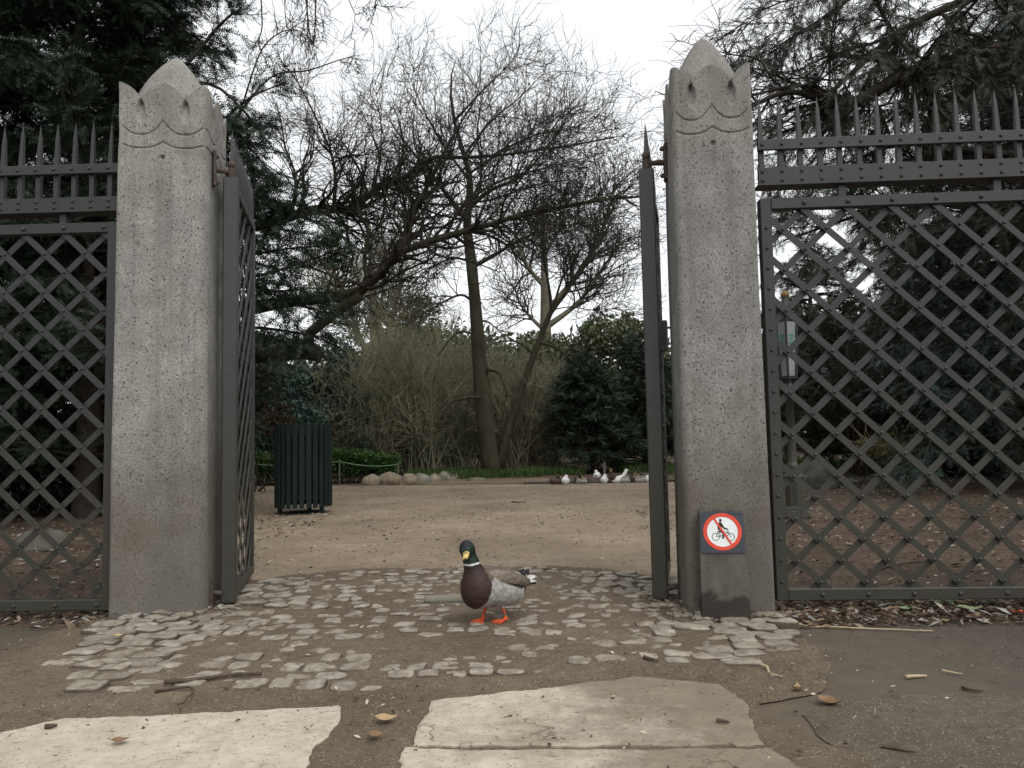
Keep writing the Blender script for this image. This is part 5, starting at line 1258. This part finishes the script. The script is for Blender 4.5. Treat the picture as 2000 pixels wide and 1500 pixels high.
# hanging strands over the top edge
bare_tree('bare weeping tree behind the yews with strands hanging into the white sky', [
    ([(-7.4, 14.2, 0), (-7.3, 14.2, 5), (-7.0, 14, 8.8), (-6.6, 14, 10.5)], .3, .1),
    ([(300, -220, 14), (420, -200, 13.5), (540, -170, 13), (640, -150, 12.8), (720, -110, 12.7)], .09, .02),
    ([(540, -170, 13), (588, -100, 12.9), (598, 0, 12.9), (603, 50, 12.9), (608, 88, 12.9)], .022, .008), ([(545, -170, 13), (596, -100, 12.9), (600, 0, 12.9), (601, 60, 12.9), (606, 95, 12.9)], .018, .006), ([(560, -170, 13), (612, -90, 12.9), (616, 10, 12.9), (615, 50, 12.9), (613, 88, 12.9)], .02, .008),
    ([(640, -150, 12.8), (660, -60, 12.8), (690, 20, 12.8), (702, 28, 12.8)], .012, .005), ([(700, -120, 12.7), (730, -40, 12.7), (745, 10, 12.7), (760, 5, 12.7)], .014, .005),
    ([(420, -200, 13.5), (495, -80, 13.3), (512, 40, 13.2), (505, 85, 13.2), (520, 120, 13.2)], .02, .007), ([(480, -180, 13.3), (545, -60, 13.2), (558, 40, 13.2), (560, 55, 13.2)], .012, .005),
    ([(460, 250, 13), (505, 110, 13), (540, 68, 13), (575, 58, 13), (600, 70, 13)], .018, .006), ([(460, 230, 13), (530, 150, 13), (600, 138, 13), (660, 118, 13), (695, 108, 13)], .022, .006)],
    (-7.4, 14.2, 0), 90, 420, 500, U(.3, .9), U(.2, .6), U(.1, .3), M['twig'], M['twig'], rt=(.007, .0055, .0045), tmin=.3, bend=-.05, name='weeping_tree')

# ------------------------------------------------------------------ evergreen trees and shrubs behind the plaza
c = lambda px, Y: np.array([at(px, 900, Y)[0], Y, 0])
conifer('dense dark conical evergreen behind the resting ducks', c(1160, 18.0), 2.75, lambda t: 1.15*(1-t)**.55+.12, 170, M['bark_dark'], M['yew'], name='evergreen_bush', cat='bush', sub=11, per=6, spray=(.13, .22), tr=.09, subL=(.2, .5), rise=.5)
conifer('taller dark evergreen beside the conical bush near the gate post', c(1262, 19.2), 3.3, lambda t: 1.25*(1-t)**.55+.12, 170, M['bark_dark'], M['yew'], name='evergreen_bush', cat='bush', sub=11, per=6, spray=(.14, .24), tr=.1, subL=(.2, .5), rise=.5)
leafy('rounded holly tree with bright gaps in its crown by the right gate post', c(1200, 24), [((0, 0, 4.0), (1.0, 1, .75)), ((-.65, .3, 3.6), (.7, .8, .7)), ((.7, 0, 3.9), (.75, .8, .8)), ((.2, 0, 2.6), (1.0, .9, .5)), ((-.6, 0, 1.8), (.9, .9, .9)), ((.7, 0, 1.5), (.9, .9, .9)), ((1.2, .2, 2.9), (.5, .7, .9)), ((-.9, 0, 2.8), (.45, .6, .45))], 2000, .28, M['holly'], M['bark_dark'], stems=9, gap=-.12, gf=2.2)
leafy('dark green holly tree behind the leaning tree', c(1052, 25.5), [((0, 0, 3.6), (1.3, 1, .7)), ((-1.0, 0, 3.0), (.7, .8, .8)), ((.9, 0, 3.2), (.8, .8, .9)), ((0, .2, 2.2), (1.3, 1, 1.0)), ((-.4, 0, 1.0), (1.3, 1, 1)), ((.9, 0, 1.3), (.8, .8, 1.1))], 1900, .28, M['holly'], M['bark_dark'], stems=7, gap=-.16, gf=2)
leafy('tall olive evergreen tree behind the twiggy shrubs left of the straight tree', c(828, 27), [((0, 0, 5.2), (.75, .8, .9)), ((-.5, 0, 4.3), (1.1, 1, .9)), ((.7, 0, 4.0), (1.0, 1, 1)), ((-.9, 0, 3.2), (1.2, 1, 1)), ((.8, 0, 2.7), (1.3, 1, 1)), ((-.4, 0, 1.7), (1.8, 1, 1.2))], 2000, .28, M['holly'], M['bark_dark'], stems=8, gap=-.1, gf=1.9, name='evergreen_tree')
leafy('bluish evergreen behind the litter bin, specks of sky through it', c(632, 18.5), [((0, 0, 2.6), (.75, .7, .5)), ((.35, 0, 2.9), (.5, .6, .45)), ((-.6, 0, 2.1), (.7, .7, .6)), ((.3, 0, 1.6), (.8, .7, .6)), ((-.8, 0, 1.2), (.8, .7, .7)), ((.2, 0, .7), (.9, .7, .6)), ((-1.3, 0, 2.3), (.5, .6, .5))], 1900, .19, M['laurel'], M['bark_dark'], stems=9, gap=-.1, gf=2.4, name='evergreen_shrub', cat='shrub')
leafy('dark green shrub behind the left gate leaf and bin', c(540, 17.0), [((0, 0, 1.9), (.8, .7, .8)), ((.3, 0, 1.0), (.9, .7, .8)), ((-.7, 0, 1.4), (.8, .8, 1.0)), ((-.4, 0, 2.7), (.7, .7, .6))], 1500, .19, M['laurel'], M['bark_dark'], stems=7, gap=-.15, gf=2.4, name='evergreen_shrub', cat='shrub')
leafy('shrub holding dry reddish brown leaves beside the open left gate leaf', c(520, 13.6), [((0, 0, 2.0), (.42, .4, .35)), ((.15, 0, 1.35), (.35, .4, .35)), ((-.35, 0, 1.6), (.4, .4, .5)), ((.1, 0, 2.35), (.3, .3, .2))], 620, .15, M['hemlock_brown'], M['bark_dark'], stems=8, gap=-.05, gf=2.6, name='brown_shrub', cat='shrub')
leafy('mid green evergreen behind the gap left of the straight tree', c(690, 22), [((0, 0, 2.8), (.9, .8, .5)), ((-.5, 0, 2.1), (1.0, .8, .7)), ((.5, 0, 1.6), (1.0, .8, .8)), ((-.2, 0, .8), (1.4, .8, .8))], 1300, .24, M['laurel'], M['bark_dark'], stems=6, gap=-.1, gf=2, name='evergreen_shrub', cat='shrub')
for px, Y, h, r, lb in ((700, 18.6, 2.9, 1.0, 'low olive twiggy shrub right behind the green hedge'), (762, 19.4, 3.4, 1.1, 'olive bare shrub behind the boulder row, left of the tallest one'), (830, 18.9, 3.6, 1.1, 'tallest olive bare shrub behind the middle of the boulder row'), (893, 19.6, 3.3, 1.0, 'olive bare shrub filling the gap just left of the straight trunk'),
                        (800, 22, 4.4, 1.3, 'taller olive shrub at the back of the shrubs left of the trunk'), (735, 22.5, 4.0, 1.3, 'back row olive shrub above the hedge end'), (880, 22.5, 4.2, 1.3, 'back row olive shrub beside the straight trunk')):
    thicket(lb, c(px, Y), h, r, 60, 560, 2300, M['twig_olive'], M['twig_olive'], buds=800, bud=M['olive_leaf'], group='olive twiggy shrubs behind the boulders')
for px, Y, h, lb in ((1005, 19.4, 2.7, 'pale upright twiggy shrub between the two bare trunks'), (1052, 19.8, 3.0, 'pale upright twiggy shrub right of the leaning trunk'), (1085, 20.5, 2.6, 'pale twiggy shrub at the edge of the conical evergreen'), (965, 20.6, 3.0, 'pale twiggy shrub directly behind the straight trunk')):
    thicket(lb, c(px, Y), h, .75, 90, 600, 2000, M['twig_pale'], M['twig_olive'], buds=500, bud=M['olive_leaf'], group='pale upright shrubs behind the bare trunks')
leafy('low dark evergreen shrub under the far left yew behind the fence', (-6.6, 9.6, 0), [((0, 0, .7), (1.0, .6, .75)), ((.9, .2, .6), (.8, .6, .6)), ((-.9, .1, .8), (.9, .6, .8)), ((.1, 0, 1.5), (.9, .6, .6))], 2600, .16, M['dark_laurel'], M['bark_dark'], stems=9, gap=-.35, gf=2.2, name='evergreen_shrub', cat='shrub')
leafy('low dark evergreen shrub behind the left pillar at the edge of the plaza', (-4.5, 10.2, 0), [((0, 0, .7), (.7, .6, .7)), ((.5, .1, 1.1), (.55, .5, .6)), ((-.6, .1, .8), (.8, .6, .8))], 1900, .16, M['dark_laurel'], M['bark_dark'], stems=9, gap=-.35, gf=2.2, name='evergreen_shrub', cat='shrub')
leafy('broad dark evergreen shrub below the fir at the right edge', (8.6, 13.6, 0), [((0, 0, .8), (1.2, .7, .8)), ((1.2, .2, 1.0), (1.0, .7, .9)), ((-1.1, .1, .7), (.9, .6, .6)), ((.4, 0, 1.9), (1.2, .7, .8))], 2600, .18, M['dark_laurel'], M['bark_dark'], stems=9, gap=-.35, gf=2.0, name='evergreen_shrub', cat='shrub')
conifer('tall dark conifer closing the view behind the two firs at the right', (9.2, 16.0, 0), 8.5, lambda t: 2.9*(1-t)**.7+.3, 170, M['bark_dark'], M['hemlock'], name='conifer', sub=12, per=7, spray=(.2, .36), droop=-.05)
# low clipped hedge
def hedge():
    a, b = c(470, 15.7), c(775, 15.9); n = 2600; root = thing('hedge', (a+b)/2, 'low bright green hedge behind the litter bin and rope', 'hedge'); t = rng.uniform(0, 1, n)
    p = a[None]*(1-t[:, None])+b[None]*t[:, None]; p[:, 1] += rng.uniform(-.35, .35, n); ht = .60-.12*np.clip((t-.8)/.2, 0, 1); p[:, 2] = ht*rng.uniform(.22, 1, n)**.6+.05*fbm(p, 2.5, 2, 1)
    m = MB()
    for j in range(4): q = p[j::4]; m.place(*CLP[j], orient(rng.normal(size=q.shape)*.4+np.array([0, 0, 1]), .8), q, rng.uniform(.08, .16, len(q)))
    m.build('foliage', M['hedge'], root)
    k = 160; t = rng.uniform(0, 1, k); b0 = a[None]*(1-t[:, None])+b[None]*t[:, None]; b0[:, 1] += rng.uniform(-.3, .3, k); b0[:, 2] = 0
    P = grow(b0, np.c_[rng.normal(0, .3, (k, 2)), np.ones(k)], rng.uniform(.3, .5, k), 5, .1, (0, 0, 0)); MB().tubes(P, np.full((k, 5), .006), 4).build('stem', M['bark_dark'], root)
hedge()
# young plant by the right fence
leafy('small yellow green young shrub beyond the right fence', c(1742, 13.5), [((0, 0, .55), (.45, .3, .25)), ((.3, 0, .45), (.3, .3, .2)), ((-.3, 0, .6), (.25, .3, .2))], 260, .12, M['olive_leaf'], M['twig_pale'], name='young_shrub', cat='shrub', stems=12, gap=-.3)
thicket('bare brown shrub between the fir and the conifer behind the right fence', c(1700, 14.6), 2.6, .9, 40, 360, 1200, M['bark_dark'], M['twig'])

# grass, woods
def grass(name, regions, n, hh):
    m = MB(); P0 = []
    for (x0, x1, y0, y1), k in regions:
        P0.append(np.c_[rng.uniform(x0, x1, k), rng.uniform(y0, y1, k), np.full(k, .03)])
    P0 = np.concatenate(P0); P0 = P0[fbm(P0, 1.1, 3, 7) > -.25]; k = len(P0); a = rng.uniform(0, 2*PI, k); h = rng.uniform(.5, 1, k)*hh; w = .008
    sx = np.stack([np.cos(a), np.sin(a), 0*a], 1)*w*1.3; ln = np.stack([rng.normal(0, .4, k), rng.normal(0, .4, k), np.ones(k)], 1)*h[:, None]
    v = np.stack([P0-sx, P0+sx, P0+ln*.6+sx*.6, P0+ln], 1).reshape(-1, 3); f = (np.arange(k)*4)[:, None]+np.arange(4)[None]
    m.add(v, [f]); o = m.build(name, M['grass']); o['kind'] = 'stuff'
grass('grass', [((-1.6, .6, 16.2, 18.5), 5000), ((.3, 1.6, 17, 18.6), 1800), ((2.5, 6.5, 16.0, 21), 8000), ((-2.4, -.9, 16.8, 18.5), 1600), ((5.5, 8.5, 18.5, 24), 4000)], 1, .2)
def woods():
    n = 8500; X = rng.uniform(-50, 50, n); Y = rng.uniform(33, 47, n); p = np.stack([X, Y, 0*X], 1); h = 4.7+1.5*fbm(p*np.array([1, .3, 1]), .22, 3, 4)+1.6*np.clip(np.abs(X/Y)-.3, 0, .5)*8; p[:, 2] = h*rng.uniform(0, 1, n)**.8
    m = MB()
    for j in range(4): q = p[j::4]; m.place(*CLP[j], orient(rng.normal(size=q.shape), .8), q, rng.uniform(.55, 1.1, len(q)))
    o = m.build('distant_woods', M['woods']); o['kind'] = 'stuff'
woods()
# ------------------------------------------------------------------ fallen sticks, leaves and litter
M['stick'] = noisy('brown_stick', (.05, .036, .026, 1), (.10, .075, .055, 1), 30, .9, .4)
M['straw_c'] = noisy('dry_straw', (.30, .235, .15, 1), (.42, .34, .22, 1), 30, .8, .2)
M['leaf_tan'] = noisy('tan_dead_leaf', (.30, .20, .10, 1), (.45, .33, .18, 1), 30, .75, .3)
M['leaf_brown'] = noisy('brown_dead_leaf', (.13, .075, .04, 1), (.24, .15, .08, 1), 30, .75, .3)
M['leaf_green'] = noisy('pale_green_leaf', (.12, .16, .08, 1), (.22, .26, .15, 1), 18, .6, .3)
M['leaf_red'] = noisy('red_leaf', (.45, .06, .03, 1), (.55, .10, .05, 1), 18, .6, .3)
def gz(x, y, z=.018): p = gr(x, y); p[2] = z; return p
def stick(pts, r, label, mat='stick', name='stick'):
    p = smooth_path([gz(*q) for q in pts], 12); p[:, 2] = np.where(p[:, 0] > .86, .008, np.where((np.abs(p[:, 0]+.36) < 1.3) & (p[:, 1] > 2.5), .030, .019)); p[:, 2] += r*.6+.004*np.abs(fbm(p, 9, 2, 3)); rr = r*np.linspace(1, .5, 12)
    tag(MB().tube(p, rr, 6).build(name, M[mat], None, True), label, 'stick', 'fallen sticks')
stick([(320, 1355), (400, 1346), (455, 1338), (512, 1336)], .0085, 'dark straight stick lying on the dirt in front of the left slab')
stick([(302, 1370), (345, 1364), (372, 1362), (378, 1372), (360, 1386), (345, 1390)], .005, 'thin stick bent into a hook below the long dark stick')
stick([(1500, 1228), (1600, 1230), (1700, 1234), (1822, 1238)], .005, 'long pale straw stem along the litter under the right fence', 'straw_c')
stick([(1560, 1222), (1640, 1224), (1740, 1228)], .006, 'dark thin stick among the litter under the right fence')
stick([(1480, 1252), (1495, 1256), (1509, 1261)], .006, 'short straw piece beside the cobbles at the right pillar', 'straw_c')
stick([(1488, 1318), (1508, 1324), (1528, 1330)], .006, 'short pale stick on the dirt to the left of the folded tan leaf', 'straw_c')
stick([(1258, 1302), (1272, 1306), (1286, 1310)], .007, 'short dark twig above the right slab corner')
stick([(1722, 1467), (1755, 1473), (1790, 1480)], .005, 'thin dark twig on the pale path near the lower right corner')
stick([(1770, 1330), (1790, 1328), (1810, 1327)], .007, 'tan curled bark strip on the asphalt', 'straw_c')
stick([(1840, 1318), (1862, 1322), (1880, 1324)], .004, 'thin straw bit right of the bark strip', 'straw_c')
stick([(1880, 1350), (1900, 1356), (1920, 1358)], .006, 'dark twig at the asphalt edge right of the straw bit')
stick([(88, 1436), (100, 1435), (111, 1434)], .008, 'short brown twig on the left slab')
stick([(1400, 1425), (1413, 1427), (1425, 1429)], .006, 'short brown twig on the middle slab')
stick([(1000, 986), (1013, 987), (1026, 986)], .012, 'short dark stick on the far sand of the plaza')
stick([(1700, 1120), (1760, 1105), (1830, 1098)], .012, 'dark branch on the soil beyond the right fence')
def leaf(x, y, ln, ang, mat, label, curl=.3, z=.016):
    c_ = gz(x, y, z); c_[2] = .006 if c_[0] > .8 and c_[1] < 3.3 else c_[2]; n = 8; t = np.linspace(0, 1, n); w = .36*ln*np.sin(PI*t**.8)*(1-.15*np.cos(9*t)); v = []
    for i in range(n):
        zz = .004+curl*ln*.5*(2*t[i]-1)**2
        for s_ in (-1, 0, 1): v.append([(t[i]-.5)*ln, s_*w[i], zz+(abs(s_)*w[i]*curl*.8)])
    v = np.array(v)@_rz(R_(ang)).T+c_; f = [[i*3+j, (i+1)*3+j, (i+1)*3+j+1, i*3+j+1] for i in range(n-1) for j in (0, 1)]
    m = MB().add(v, f); m.tube([v[1]-np.array([0, 0, .0]), v[1]*2-v[4]+np.array([0, 0, .002])], .0012, 4)
    tag(m.build('fallen_leaf', M[mat], None, True), label, 'leaf', 'fallen leaves')
leaf(1558, 1355, .045, 70, 'leaf_tan', 'folded pale tan leaf standing on edge on the dirt', .9)
leaf(1622, 1381, .075, -40, 'leaf_brown', 'curled orange brown leaf on the pale path edge', .5)
leaf(755, 1419, .07, 5, 'leaf_tan', 'pale tan leaf in the dirt gap between the slabs', .35)
leaf(735, 1452, .05, -10, 'leaf_brown', 'dark brown leaf below the tan leaf between the slabs', .4)
leaf(232, 1263, .045, 10, 'leaf_tan', 'yellowish leaf on the cobbles at the left pillar', .35, .04)
leaf(1845, 1196, .13, 20, 'leaf_green', 'broad pale green leaf in the litter under the right fence', .35, .03)
leaf(1895, 1206, .11, -15, 'leaf_green', 'pale green leaf right of the broad green one', .3, .03)
leaf(1770, 1205, .09, 160, 'leaf_green', 'drab green leaf left of the broad green one', .3, .03)
leaf(1925, 1196, .07, 60, 'leaf_green', 'small pale green leaf at the right end of the litter', .5, .03)
leaf(1990, 1212, .06, 30, 'leaf_red', 'bright red leaf at the right edge of the litter', .3, .03)
leaf(235, 1466, .05, 20, 'leaf_brown', 'small dark leaf on the left slab', .3, .022)
leaf(790, 1170, .03, 20, 'leaf_tan', 'tiny tan leaf on the cobbles behind the stone bar', .5, .03)
# small debris nobody could count
def debris(name, pts, n_len, mats, seed, wid=.35):
    g = np.random.default_rng(seed); k = len(pts); a = g.uniform(0, 2*PI, k); ln = g.uniform(*n_len, k); w = ln*g.uniform(.08, wid, k)
    d = np.stack([np.cos(a), np.sin(a), g.normal(0, .25, k)], 1); s_ = np.stack([-np.sin(a), np.cos(a), g.normal(0, .3, k)], 1)
    v = np.stack([pts-d*ln[:, None]*.5, pts+s_*w[:, None]*.5+np.array([0, 0, 1])*ln[:, None]*.12, pts+d*ln[:, None]*.5, pts-s_*w[:, None]*.5], 1).reshape(-1, 3)
    v[:, 2] = np.maximum(v[:, 2], .006); f = (np.arange(k)*4)[:, None]+np.arange(4)[None]
    o = MB().add(v, [f]).build(name, mats); o['kind'] = 'stuff'; return o
def littermat(name, cols):
    t = NT(name); g = t.n('ShaderNodeNewGeometry'); col = t.ramp(g.outputs['Random Per Island'], [(i/len(cols), c_) for i, c_ in enumerate(cols)], 'CONSTANT'); return t.bsdf(col, .85, None, .2)
M['litter'] = littermat('litter', [(.05, .03, .02, 1), (.09, .055, .035, 1), (.10, .067, .043, 1), (.15, .11, .07, 1), (.045, .032, .025, 1), (.24, .2, .14, 1), (.07, .045, .03, 1), (.27, .26, .235, 1)])
M['crumb'] = littermat('crumb', [(.05, .036, .026, 1), (.08, .06, .04, 1), (.04, .03, .022, 1), (.3, .25, .18, 1), (.06, .045, .03, 1), (.42, .38, .3, 1)])
def uni(x0, x1, y0, y1, n, z=.012): return np.c_[rng.uniform(x0, x1, n), rng.uniform(y0, y1, n), rng.uniform(z, z+.008, n)]
pts = np.concatenate([uni(1.2, 4.2, 3.38, 3.75, 3200, .008)+np.c_[np.zeros((3200, 2)), rng.uniform(0, .03, 3200)], uni(1.3, 7, 3.7, 9, 5200), uni(2.6, 9, 9, 15, 4200), uni(-3.9, -2.0, 3.55, 3.95, 700), uni(-6.5, -2.0, 3.9, 9, 3600), uni(1.2, 3.2, 3.3, 3.42, 500)])
debris('leaf_litter', pts, (.02, .07), M['litter'], 3)
pts = np.concatenate([uni(-2.2, 1.2, 2.2, 4.9, 700, .026), uni(-3.5, 3.5, 1.5, 3.4, 1300, .014), uni(-3.0, 2.0, 4.9, 13, 3200, .007)])
debris('crumbs', pts, (.006, .024), M['crumb'], 5, .6)
debris('plaza_crumbs', np.concatenate([uni(-2.2, 1.6, 4.9, 9, 700, .007), uni(-5, 3.5, 8, 14, 900, .007)]), (.015, .05), M['crumb'], 11, .4)
pts = np.concatenate([uni(-2.3, -1.35, 3.55, 4.1, 380, .03), uni(.6, 1.3, 3.35, 3.9, 420, .034)]); debris('pillar_litter', pts, (.012, .045), M['litter'], 7, .3)

# ------------------------------------------------------------------ light: bright overcast sky, weak soft sun
w = bpy.data.worlds.new('World'); S.world = w; w.use_nodes = True; nt = w.node_tree; nt.nodes.clear()
sky = nt.nodes.new('ShaderNodeTexSky'); sky.sky_type = 'NISHITA'; sky.sun_disc = False; sky.sun_elevation = R_(52); sky.sun_rotation = R_(150); sky.air_density = 1.0; sky.dust_density = 4.0; sky.ozone_density = 1
hs = nt.nodes.new('ShaderNodeHueSaturation'); hs.inputs['Saturation'].default_value = .10; nt.links.new(sky.outputs[0], hs.inputs['Color'])
mxw = nt.nodes.new('ShaderNodeMix'); mxw.data_type = 'RGBA'; mxw.inputs[0].default_value = .6; nt.links.new(hs.outputs[0], mxw.inputs[6]); mxw.inputs[7].default_value = (7.6, 7.8, 8.0, 1)   # even cloud cover over the clear-sky gradient
bg = nt.nodes.new('ShaderNodeBackground'); bg.inputs['Strength'].default_value = .14; nt.links.new(mxw.outputs[2], bg.inputs[0])
ow = nt.nodes.new('ShaderNodeOutputWorld'); nt.links.new(bg.outputs[0], ow.inputs[0])
sl = bpy.data.lights.new('sun', 'SUN'); sl.energy = 1.0; sl.angle = R_(40); sl.color = (1, .97, .92)
so = bpy.data.objects.new('sun', sl); COL.objects.link(so)
az, el = R_(150), R_(52)   # towards the sun: behind the camera, to the right
dv = np.array([math.sin(az)*math.cos(el), math.cos(az)*math.cos(el), math.sin(el)])
from mathutils import Vector
so.rotation_euler = Vector((-dv).tolist()).to_track_quat('-Z', 'Y').to_euler()
S.view_settings.view_transform = 'Standard'; S.view_settings.look = 'None'; S.view_settings.gamma = 1; S.view_settings.use_curve_mapping = False
S.view_settings.exposure = 0.4
S.cycles.max_bounces = 6; S.cycles.diffuse_bounces = 3; S.cycles.transparent_max_bounces = 8; S.cycles.use_denoising = True
